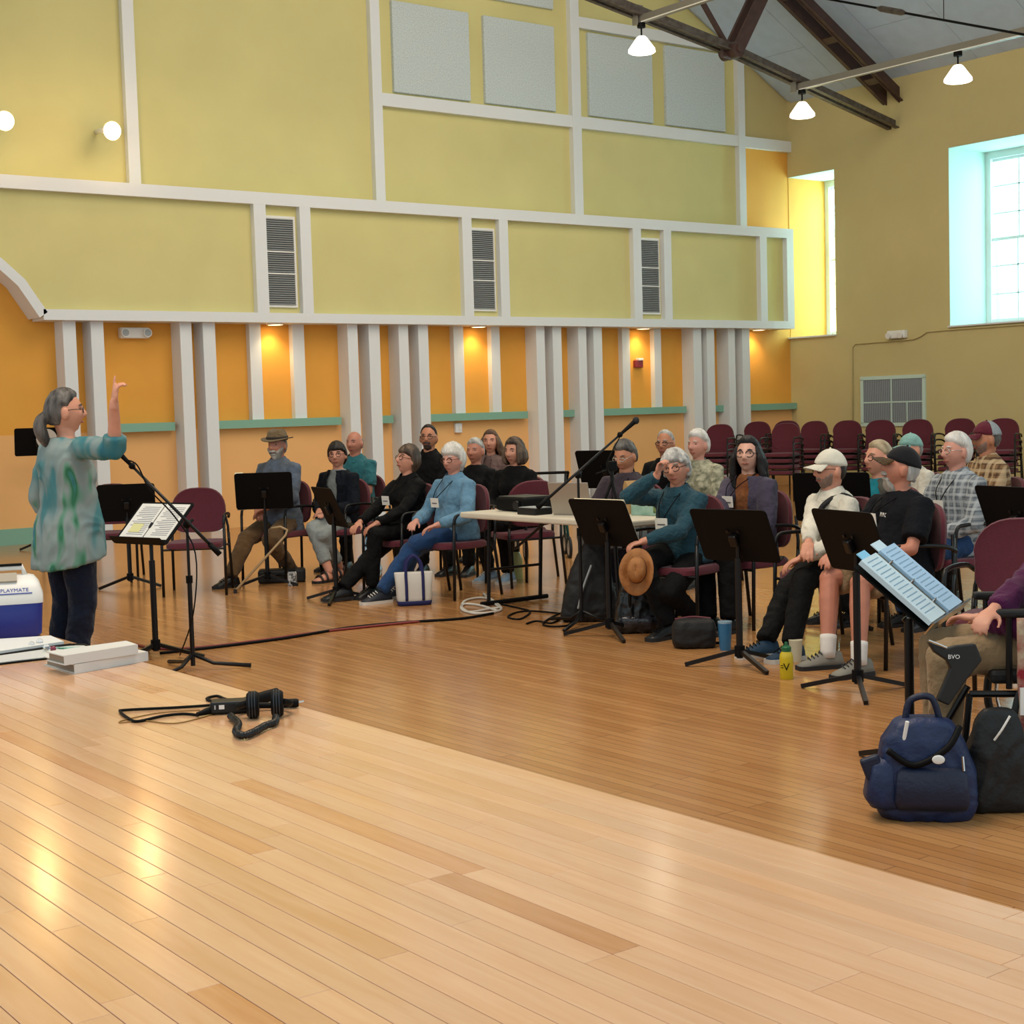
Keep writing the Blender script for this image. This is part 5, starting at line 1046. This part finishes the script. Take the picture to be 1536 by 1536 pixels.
# the hat in the teal woman's hand
hc = dep(956, 858, 9.50); t = thing('leather_hat', 'tan leather brimmed hat dangling from the teal-fleece woman\'s hand', 'hat', tuple(hc))
LE = mat('tan_leather', '#a8713c', .7, c2='#8f5a2a', vs=18, bump=.3, bs=70)
ax_ = Vector((-.70, -.62, .18)).normalized(); uu = (Vector((.25, .12, 1))-ax_*Vector((.25, .12, 1)).dot(ax_)).normalized(); vv = ax_.cross(uu); HQ = Matrix((vv, uu, ax_)).transposed()
m = MB(); rs = []
for r_, h_ in ((.070, .0), (.072, .035), (.066, .075), (.050, .098), (.02, .092), (.004, .085)): rs.append([HQ @ Vector((r_*math.cos(a)*.82, r_*math.sin(a)*1.15+.012, h_+.012*abs(math.cos(a))*(h_ > .07))) for a in [2*math.pi*j/24 for j in range(24)]])
m.rings(rs).build('crown', LE, t, smooth=True)
m = MB(); rs = []
for r_, h_ in ((.066, .006), (.10, .0), (.135, .006), (.137, .002), (.10, -.006), (.066, .0)): rs.append([HQ @ Vector((r_*math.cos(a)*.80, r_*math.sin(a)*1.10, h_+(r_-.066)*.8*abs(math.cos(a))**2)) for a in [2*math.pi*j/28 for j in range(28)]])
m.rings(rs).build('brim', LE, t, smooth=True); m = MB(); m.rings([[HQ @ Vector((r_*math.cos(a)*.82, r_*math.sin(a)*1.15+.012, h_)) for a in [2*math.pi*j/24 for j in range(24)]] for r_, h_ in ((.0745, .004), (.0745, .018))]).build('hat_band', mat('dark_leather_braid', '#4a2a16', .7), t, smooth=True)
# rollator
c = onz(828, 838); t = thing('rollator', 'folding wheeled walker with teal frame beyond the table', 'walker', (c.x+.1, c.y+.25, 0), heading(-.5, -.86)); TE = mat('teal_enamel', '#0f4a4a', .35, metal=.3)
for x, y in ((-.25, -.2), (.25, -.2), (-.22, .25), (.22, .25)):
    w_ = MB().tube([(x+.115*0, y+.10*math.cos(a), .10+.10*math.sin(a)) for a in [2*math.pi*j/20 for j in range(20)]], .016, 8, closed=True).build('wheel', RUB, t, smooth=True); MB().tube([(x-.012, y, .10), (x+.012, y, .10)], .075, 16).build('wheel_hub', mat('pale_hub', '#b5c2cc', .4), w_); MB().tube([(x, y, .10), (x*.9, y*.6, .55)], .014, 8).build('frame_tube', TE, t, smooth=True); MB().tube([(x*.9, y*.6, .55), (x*.95, .2, .85)], .012, 8).build('frame_tube', M_blackg, t, smooth=True)
MB().box((0, .02, .54), (.40, .26, .05)).build('seat', TE, t, bev=.015); MB().tube([(-.24, .2, .85), (.24, .2, .85)], .014, 8).build('handlebar', M_black, t)
# under the hat man
c = onz(405, 876); t = thing('instrument_case', 'low black instrument case lying under the hat man\'s chair', 'case', (c.x+.15, c.y+.05, 0), heading(0.5, 0.86)); MB().box((0, 0, .06), (.42, .20, .12)).build('case', GB, t, bev=.02); MB().tube(spline([(-.05, -.10, .07), (0, -.13, .08), (.05, -.10, .07)], 3), .008, 6).build('handle', M_black, t)
c = onz(437, 878); t = thing('drink_can', 'small patterned drinks flask beside the instrument case', 'flask', (c.x, c.y-.02, 0)); MB().lathe([(0, 0), (.04, 0), (.042, .01), (.042, .11), (.035, .125)]).build('body', mat('floral_print', '#2b2b2d', .5, c2='#c9c9c6', vs=45), t, smooth=2); MB().lathe([(.036, .12), (.03, .14), (0, .142)]).build('lid', M_black, t)
a = onz(353, 890); b = dep(431, 800, 13.3); t = thing('walking_cane', 'wooden walking cane leaning on the hat man\'s chair', 'cane', (a.x, a.y, 0)); dv = Vector((b.x-a.x, b.y-a.y, b.z)); MB().tube([(0, 0, .02), dv*.96, dv+Vector((0, 0, .03)), dv+Vector((-.05, .03, .06)), dv+Vector((-.12, .07, .05))], .011, 8).build('shaft', mat('pale_cane_wood', '#a68a62', .5), t, smooth=True); MB().tube([(0, 0, .0), (0, 0, .035)], .016, 8).build('rubber_tip', RUB, t)
c = onz(541, 868); t = thing('plastic_bag', 'blue and white plastic bag slumped beyond the black-sweater woman\'s legs', 'bag', (c.x+.1, c.y+.05, 0)); soft([(0, 0, .0, .12, .09), (0, 0, .05, .14, .10), (.01, 0, .14, .10, .07), (.02, .01, .22, .05, .04), (.03, .02, .28, .02, .015)], 'bag', mat('blue_plastic_film', '#2f7fb5', .3, c2='#b9d2e2', vs=14, bump=.6, bs=18), t, vox=.010, wr=.010); MB().tube(spline([(.03, .02, .26), (.05, .02, .33), (.02, .02, .36), (.0, .02, .27)], 4), .006, 6).build('handle', mat('blue_plastic_film', '#2f7fb5'), t)
# cables
def floor_cable(name, label, pts, r, m, z=0., n=8, cat='cable'):
    P_ = spline([onz(x, y, z)+Vector((0, 0, r+dz)) for x, y, dz in [(p+(0,))[:3] for p in pts]], n); c0 = P_[0].copy()
    return MB().tube([p for p in P_], r, 6).build(name, m, smooth=True, label=label, cat=cat)
RED = mat('red_cable', '#7a1f1c', .5); WHT = mat('white_cable', '#c9c5bb', .5)
floor_cable('floor_cable', 'red cable running from the conductor\'s stand to the table', [(140, 972), (185, 966), (235, 975), (300, 973), (400, 961), (470, 951), (560, 941), (650, 932)], .009, RED)
floor_cable('floor_cable', 'black cable beside the red one across the floor', [(240, 982), (330, 972), (430, 959), (520, 944), (600, 936), (690, 930), (740, 922)], .010, M_black)
floor_cable('extension_cord', 'looped white extension cord under the table end', [(745, 918), (720, 910), (697, 908), (692, 915), (705, 920), (735, 915), (748, 912), (728, 899), (700, 902), (693, 913), (712, 922), (752, 916), (730, 896), (726, 893), (740, 906), (752, 914)], .010, WHT, n=6)
floor_cable('floor_cable', 'black cable looped below the table', [(752, 908), (785, 915), (795, 920), (780, 930), (762, 927), (775, 920), (800, 918), (845, 922)], .007, M_black)
floor_cable('floor_cable', 'black cable ending in plugs before the microphone stand', [(790, 937), (805, 933), (828, 936), (845, 925), (838, 922), (815, 936), (825, 941), (850, 940), (858, 935)], .007, M_black)
# blue bag
c = onz(1392, 1242); t = thing('blue_bag', 'royal blue zipped shoulder bag on the floor beside the wheelchair', 'bag', (c.x+.12, c.y+.10, 0), heading(0.72, 0.69)); BL_ = mat('royal_blue_nylon', '#07204a', .55, var=.2, vs=20, bump=.35, bs=50); BL2 = mat('deep_blue_nylon', '#041433', .55, bump=.35, bs=50)
soft([(0, 0, .0, .155, .085), (0, 0, .03, .175, .10), (0, 0, .16, .175, .10), (-.01, 0, .28, .145, .085), (-.01, 0, .345, .10, .06), (-.01, 0, .36, .07, .04)], 'bag', BL_, t, p=.55, vox=.009, wr=.004)
soft([(.01, -.085, .05, .12, .035), (.01, -.095, .08, .13, .04), (.01, -.09, .18, .12, .035), (.01, -.085, .20, .10, .02)], 'front_pocket', BL2, t, p=.5); soft([(-.14, -.02, .05, .06, .08), (-.155, -.02, .08, .065, .085), (-.15, -.02, .20, .05, .07), (-.14, -.02, .22, .03, .05)], 'side_pocket', BL_, t, p=.5)
MB().tube(spline([(-.14, -.095, .26), (-.05, -.11, .21), (.06, -.112, .27), (.11, -.07, .34)], 5), .012, 6).build('strap', M_black, t, smooth=True); MB().tube(spline([(-.07, 0, .35), (-.05, -.0, .42), (.02, 0, .43), (.05, 0, .35)], 5), .013, 6).build('grab_handle', BL2, t, smooth=True)
MB().ell((.03, -.128, .235), (.022, .004, .016)).build('oval_badge', M_white, t, smooth=True); MB().tube([(-.085, -.07, .27), (-.07, -.085, .36)], .007, 8).build('pen', M_white, t); MB().tube([(.115, -.098, .24), (.118, -.105, .19)], .005, 6).build('zip_pull', M_chrome, t); MB().box((-.19, -.06, .19), (.07, .04, .08), rot=(0, R(-20), 0)).build('flap', BL2, t, bev=.01)

# ------------------------------------------------------------------ wheelchair
p = PEOPLE['wheel']; f = p['fv']; t = thing('wheelchair', 'black wheelchair hung with bags at the edge of the group', 'wheelchair', (p['loc'].x, p['loc'].y, 0), p['th'])
MB().box((0, .06, .455), (.44, .44, .05)).build('seat', GB, t, bev=.015); MB().box((0, -.19, .72), (.42, .03, .44), rot=(R(8), 0, 0)).build('backrest', GB, t, bev=.01)
for s in (-1, 1):
    w_ = MB().tube([(s*.30, -.08+.29*math.cos(a), .305+.29*math.sin(a)) for a in [2*math.pi*j/40 for j in range(40)]], .016, 8, closed=True).build('wheel', RUB, t, smooth=True)
    MB().tube([(s*.335, -.08+.25*math.cos(a), .305+.25*math.sin(a)) for a in [2*math.pi*j/40 for j in range(40)]], .009, 6, closed=True).build('hand_rim', M_chrome, w_, smooth=True)
    sp = MB()
    for j in range(16): a = 2*math.pi*j/16; sp.tube([(s*.31, -.08, .305), (s*.30, -.08+.28*math.cos(a), .305+.28*math.sin(a))], .002, 4)
    sp.build('spokes', M_chrome, w_); MB().tube([(s*.27, -.08, .305), (s*.335, -.08, .305)], .03, 12).build('hub', M_blackg, w_)
    c_ = MB().tube([(s*.25, .42+.075*math.cos(a), .092+.075*math.sin(a)) for a in [2*math.pi*j/20 for j in range(20)]], .016, 8, closed=True).build('caster', RUB, t, smooth=True); MB().tube([(s*.25, .42, .09), (s*.245, .38, .20), (s*.245, .36, .40)], .013, 8).build('caster_fork', M_blackg, c_)
    MB().tube([(s*.245, .36, .40), (s*.245, -.20, .40)], .013, 8).build('side_tube', M_blackg, t); MB().tube([(s*.235, -.20, .22), (s*.235, -.23, .60), (s*.235, -.26, .92), (s*.235, -.36, .93)], .013, 8).build('push_tube', M_blackg, t, smooth=True)
    MB().box((s*.255, .10, .70), (.05, .34, .03)).build('armrest', GB, t, bev=.01); MB().tube([(s*.255, .22, .69), (s*.25, .22, .42)], .012, 8).build('arm_post', M_blackg, t); MB().tube([(s*.20, .36, .42), (s*.16, .52, .12), (s*.13, .50, .07)], .012, 8).build('footrest_tube', M_blackg, t)
    MB().box((s*.10, .50, -.0+.012), (.13, .20, .018)).build('footplate', M_black, t)
po = PEOPLE['wheel']['tolocal']
def place(px, py, D): return tuple(dep(px, py, D))
t = thing('black_pouch', 'black pouch with white letters lying across the khaki knee', 'pouch', place(1436, 985, 5.42), heading(-.9, -.42)); PM = mat('black_pouch_fabric', '#08080a', .55)
m = MB(); Rq = Matrix((tuple(RT), tuple(FW), tuple(UP))).transposed().to_4x4()
pq = Matrix.Rotation(-t.rotation_euler.z, 4, 'Z') @ Rq
def poly_px(pts, d, th): return [( (x-1436)/FPX*5.42, -(y-985)/FPX*5.42) for x, y in pts]
Q2 = pq @ Matrix(((1, 0, 0, 0), (0, 0, -1, 0), (0, 1, 0, 0), (0, 0, 0, 1)))
m.prism(poly_px([(1390, 962), (1400, 978), (1418, 990), (1424, 1002), (1404, 1050), (1422, 1058), (1448, 1020), (1472, 990), (1462, 965), (1432, 968), (1418, 972)], 0, 0), -.015, .015, Q2); m.build('pouch', PM, t, bev=.006)
lo_ = lettering('BVO', .022, M_white, t, tuple(pq @ Vector((.0*0-.018, -.020, -.006))), (0, 0, 0)); lo_.rotation_euler = (pq.to_3x3() @ Euler((R(90), 0, 0)).to_matrix()).to_euler()
MB().tube([pq @ Vector(((x-1436)/FPX*5.42, -.017, -(y-985)/FPX*5.42)) for x, y in ((1391, 960), (1404, 965), (1418, 971))], .004, 6).build('zip', M_chrome, t)
t = thing('drawstring_bag', 'dark patterned bag hanging at the side of the wheelchair', 'bag', place(1496, 1120, 5.45)[:2]+(.172,), heading(0.6, 0.8))
soft([(0, 0, -.17, .10, .05), (0, 0, -.13, .12, .06), (0, 0, .05, .11, .055), (0, 0, .18, .07, .03), (0, 0, .20, .05, .02)], 'bag', mat('dark_floral_nylon', '#020204', .6, c2='#060b10', vs=16, bump=.4, bs=40), t, vox=.009, wr=.005); MB().tube(spline([(-.03, -.06, .10), (-.01, -.08, .14), (.02, -.08, .19)], 3), .004, 6).build('toggle_cord', M_white, t)
t = thing('knitted_scarf', 'red and white patterned scarf hanging behind the wheelchair wheel', 'scarf', place(1533, 1050, 5.5), heading(0.6, 0.8)); m = MB(); m.tube(spline([(0, 0, .30), (.0, -.01, .1), (.01, -.01, -.05), (.015, 0, -.22)], 5), [.018]*5+[.022]*5+[.028]*5+[.04], 10, sx=.5); m.build('scarf', mat('red_white_knit', '#8e1f2c', .9, c2='#b9a98e', vs=14, bump=.4, bs=90), t, smooth=True); MB().box((0, -.025, .0), (.03, .01, .10)).build('white_strap', M_white, t)

# ------------------------------------------------------------------ things on the stage
ZS = SZ+.0005
c = onz(72, 957, SZ); fdir = Vector((-.33, -.94, 0)); sdir = Vector((-.94, .33, 0)); cc = c+sdir*.20-fdir*.13
t = thing('cooler', 'small blue and white lidded cooler standing on the stage', 'cooler', (cc.x-.0, cc.y, ZS), heading(fdir.x, fdir.y)); BC = mat('blue_cooler_plastic', '#0f2a86', .4); WC = mat('white_cooler_plastic', '#d9d8d4', .4)
def rbox(rows, name, m_, p=.22): return soft(rows, name, m_, t, n=32, p=p, smooth=2)
rbox([(0, 0, .0, .155, .10), (0, 0, .02, .175, .115), (0, 0, .165, .185, .125), (0, 0, .17, .18, .12)], 'tub', BC); lid = rbox([(0, 0, .165, .188, .128), (0, 0, .20, .188, .128), (0, 0, .255, .172, .085), (0, 0, .285, .150, .050), (0, 0, .290, .13, .04)], 'lid', WC)
hd = MB(); hd.tube([(-.11, 0, .285), (-.10, 0, .325), (.10, 0, .325), (.11, 0, .285)], .014, 8); hd.build('handle', WC, t, smooth=True); MB().box((0, 0, .338), (.20, .035, .010)).build('handle_grip', M_black, t, bev=.003)
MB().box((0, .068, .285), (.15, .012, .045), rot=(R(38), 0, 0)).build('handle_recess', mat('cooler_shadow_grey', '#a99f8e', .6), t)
lo_ = lettering('LITTLE PLAYMATE', .026, mat('cooler_blue_ink', '#1c3a96', .5), t, (-.035, .1225, .215), (R(90-38), 0, R(180))); lo_.location = (-.02, .112, .222); MB().box((-.02, .121, .214), (.24, .003, .004), rot=(R(38), 0, 0)).build('logo_rule', mat('cooler_blue_ink', '#1c3a96'), t); lo2 = lettering('Elite', .024, mat('cooler_grey_ink', '#3d4a7a', .5), t, (-.02, .1235, .190), (R(90-5), 0, R(180)), shear=.3)
def flat(px, z, th, name, m_, parent=None, **kw):
    b_ = [onz(x, y, z) for x, y in px]; o_ = MB(); n = len(b_); o_.add([(q.x, q.y, z) for q in b_]+[(q.x, q.y, z+th) for q in b_], [tuple(reversed(range(n))), tuple(range(n, 2*n))]+[(i, (i+1) % n, n+(i+1) % n, n+i) for i in range(n)]); return o_.build(name, m_, parent, **kw)
tb = thing('display_board', 'flat white board with black edge lying on the stage by the cooler', 'board', (0, 0, 0)); flat([(-60, 1005), (-60, 978), (115, 967), (128, 967), (150, 977), (154, 980), (30, 994)], ZS, .006, 'edge', M_black, tb); flat([(-60, 1002), (-60, 980), (115, 969), (126, 969), (149, 978), (28, 991)], ZS+.006, .003, 'sheet', mat('white_board_face', '#d5d6d0', .3), tb)
tb = thing('paper_pad', 'long white paper pad lying against the cooler', 'paper', (0, 0, 0)); flat([(-60, 990), (-60, 966), (76, 957), (96, 966)], ZS+.012, .012, 'pages', mat('white_pad', '#d8d9d6', .6), tb); flat([(-60, 991), (-60, 985), (105, 966), (112, 967)], ZS+.010, .003, 'backing', M_black, tb)
gl = mat('clear_glass', (.9, .95, 1), .05, trans=.9)
for i, (x, y, r_) in enumerate(((48, 975, .014), (60, 972, .016), (70, 980, .015))):
    q = onz(x, y, ZS); t = MB().ell((q.x, q.y, ZS+.011+r_), r_, u=8, w=6).build('glass_stone', gl, label=['small clear glass stone nearest the cooler, on the board', 'clear glass stone in the middle of the board cluster', 'clear glass stone beside the red bead'][i], cat='glass stone', group='glass stones on the board')
q = onz(80, 981, ZS); t = thing('red_bead', 'dark red bead lying on the white board', 'bead', (q.x, q.y, ZS+.011)); MB().ell((0, 0, .012), (.014, .012, .012), u=12, w=8).build('bead', mat('wine_red_glass', '#7d2a40', .2), t, smooth=True); MB().tube([(-.014, 0, .012), (.014, 0, .012)], .004, 8).build('core', M_chrome, t)
q = onz(105, 976, ZS); t = thing('green_feather', 'green feather lying on the white board', 'feather', (q.x, q.y, ZS+.011), R(-52)); GF = mat('green_feather_vane', '#2c7d63', .8, c2='#6fae9a', vs=30)
m = MB(); pts = [(-.07, 0), (-.04, .016), (0, .022), (.04, .02), (.07, .008), (.08, 0)]; m.prism([(x, y) for x, y in pts]+[(x, -y) for x, y in reversed(pts[1:-1])], 0, .003); m.build('vane', GF, t); MB().tube([(-.10, 0, .003), (.08, 0, .004)], .0016, 6).build('quill', M_white, t)
for k_, (px, z, lab) in enumerate(((((112, 1011), (222, 991), (196, 985), (66, 998)), ZS, 'white ring binder at the stage edge, lower of the two'), (((97, 1002), (207, 984), (190, 978), (70, 995)), ZS+.040, 'white ring binder lying on top of the other'))):
    t = thing('ring_binder', lab, 'binder', (0, 0, 0), group='white ring binders'); b_ = [onz(x, y, ZS) for x, y in px]
    if k_: b_ = [onz(x, y, ZS+.03) for x, y in px]
    m = MB(); 
    def slab(z0, z1, nm, mm, sh=0.): 
        c_ = sum(b_, Vector())/4; v = [c_+(q-c_)*(1-sh) for q in b_]; MB().add([(q.x, q.y, z0) for q in v]+[(q.x, q.y, z1) for q in v], [(3, 2, 1, 0), (4, 5, 6, 7), (0, 1, 5, 4), (1, 2, 6, 5), (2, 3, 7, 6), (3, 0, 4, 7)]).build(nm, mm, t)
    WB = mat('white_binder_vinyl', '#d4d3cf', .45); slab(z, z+.004, 'cover', WB); slab(z+.034, z+.038, 'cover', WB); slab(z+.004, z+.034, 'pages', mat('binder_page_block', '#8e7d6b', .8), .06)
    a_, e_ = b_[0], b_[1]; MB().beam((a_.x, a_.y, z+.019), (e_.x, e_.y, z+.019), .006, .038).build('spine', WB, t)
# headphones, microphone and recorder
q = onz(352, 1068, ZS); t = thing('recorder', 'black handheld audio recorder lying on the stage', 'recorder', (q.x, q.y, ZS), R(-30)); MB().box((0, 0, .022), (.16, .075, .042)).build('case', M_blackg, t, bev=.008); MB().box((-.04, -.0385, .026), (.018, .002, .014)).build('label', M_white, t); MB().box((-.062, -.0385, .026), (.005, .002, .014)).build('button', M_slat, t)
q = onz(396, 1076, ZS); t = thing('headphones', 'black closed headphones with a coiled cord on the stage', 'headphones', (q.x, q.y, ZS), R(-30))
for x in (-.035, .045):
    e_ = MB().tube([(x-.02, 0, .045), (x-.012, 0, .045), (x+.012, 0, .045), (x+.02, 0, .045)], [.036, .044, .044, .038], 24).build('ear_cup', M_black, t, smooth=2)
    for k in range(3): MB().tube([(x-.01+.009*k, .0445*math.cos(a), .045+.0445*math.sin(a)) for a in [2*math.pi*j/24 for j in range(24)]], .0018, 5, closed=True).build('ear_pad_rib', mat('dark_slate_vinyl', '#1c242e', .35), e_)
MB().tube(spline([(-.055, .0, .05), (-.09, .05, .03), (-.02, .12, .018), (.06, .10, .018), (.09, .04, .035), (.065, 0, .05)], 5), .011, 8, sx=.6).build('headband', M_black, t, smooth=True)
cp_ = spline([onz(x, y, ZS)-Vector((q.x, q.y, ZS))+Vector((0, 0, .014)) for x, y in ((346, 1080), (358, 1092), (354, 1104), (366, 1110), (384, 1103), (398, 1095), (412, 1090), (414, 1082))], 16)
cp_ = [Matrix.Rotation(R(30), 3, 'Z') @ v for v in cp_]
m = MB(); m.tube(cp_, [.0105+.0028*math.sin(i*1.9) for i in range(len(cp_))], 8); m.build('coiled_cord', M_blackg, t, smooth=True)
a = onz(296, 1076, ZS); b = onz(416, 1052, ZS); t = thing('handheld_microphone', 'long black handheld microphone lying behind the headphones', 'microphone', (a.x, a.y, ZS)); dv = Vector((b.x-a.x, b.y-a.y, 0)); 
MB().tube([Vector((0, 0, .010)), dv*.12+Vector((0, 0, .014)), dv*.45+Vector((0, 0, .018)), dv*.8+Vector((0, 0, .024)), dv+Vector((0, 0, .026))], [.007, .012, .014, .020, .022], 14).build('body', M_black, t, smooth=2)
q = onz(435, 1062, ZS); t = thing('cable_plug', 'black connector plug with chrome pins at the stage edge', 'plug', (q.x, q.y, ZS), R(-28)); MB().tube([(-.06, 0, .016), (.02, 0, .016), (.03, 0, .016)], [.014, .016, .013], 12).build('shell', M_black, t, smooth=2); 
for k in (-1, 1): MB().tube([(.03, k*.006, .018), (.048, k*.006, .020)], .003, 6).build('pin', M_chrome, t)
floor_cable('microphone_cable', 'black microphone cable looped across the stage boards', [(336, 1050), (325, 1046), (310, 1050), (322, 1054), (338, 1050), (330, 1058), (270, 1063), (190, 1067), (181, 1070), (195, 1081), (208, 1084), (245, 1076), (275, 1073), (298, 1075)], .005, M_black, z=ZS, n=7)
floor_cable('thin_cable', 'thin tan wire looped beside the black microphone cable', [(300, 1066), (240, 1070), (190, 1080), (180, 1085), (215, 1082), (260, 1086), (300, 1078), (330, 1068)], .0022, mat('tan_wire', '#8f6a2c', .5), z=ZS, n=7)
# strap and lettering on clothes
p = PEOPLE['wcap']; S_ = p['S']; up = p['up']; hip = p['hip']; k_ = p['k']
MB().tube(spline([hip+up*(.30*k_)+Vector((-.10, -.125, 0)), hip+up*(.40*k_)+Vector((-.105, -.085, 0)), hip+up*(.445*k_)+Vector((-.095, .0, 0)), hip+up*(.40*k_)+Vector((-.080, .100, 0)), hip+up*(.33*k_)+Vector((-.045, .135, 0)), hip+up*(.22*k_)+Vector((.03, .140, 0)), hip+up*(.10*k_)+Vector((.11, .120, 0)), hip+up*(.04*k_)+Vector((.165, .04, 0))], 5), .017, 8, sx=1.).build('shoulder_strap', mat('black_strap_webbing', '#0b0b0e', .7), p['root'], smooth=True)
p = PEOPLE['ncap']; lo_ = lettering('M M C', .034, M_white, p['root'], (0, 0, 0), (0, 0, 0), shear=.15); lo_.location = p['hip']+p['up']*(.33*p['k'])+Vector((-.085, .182, 0)); lo_.rotation_euler = (R(82), 0, R(180-14)); 
bpy.data.scenes.remove(WORK)
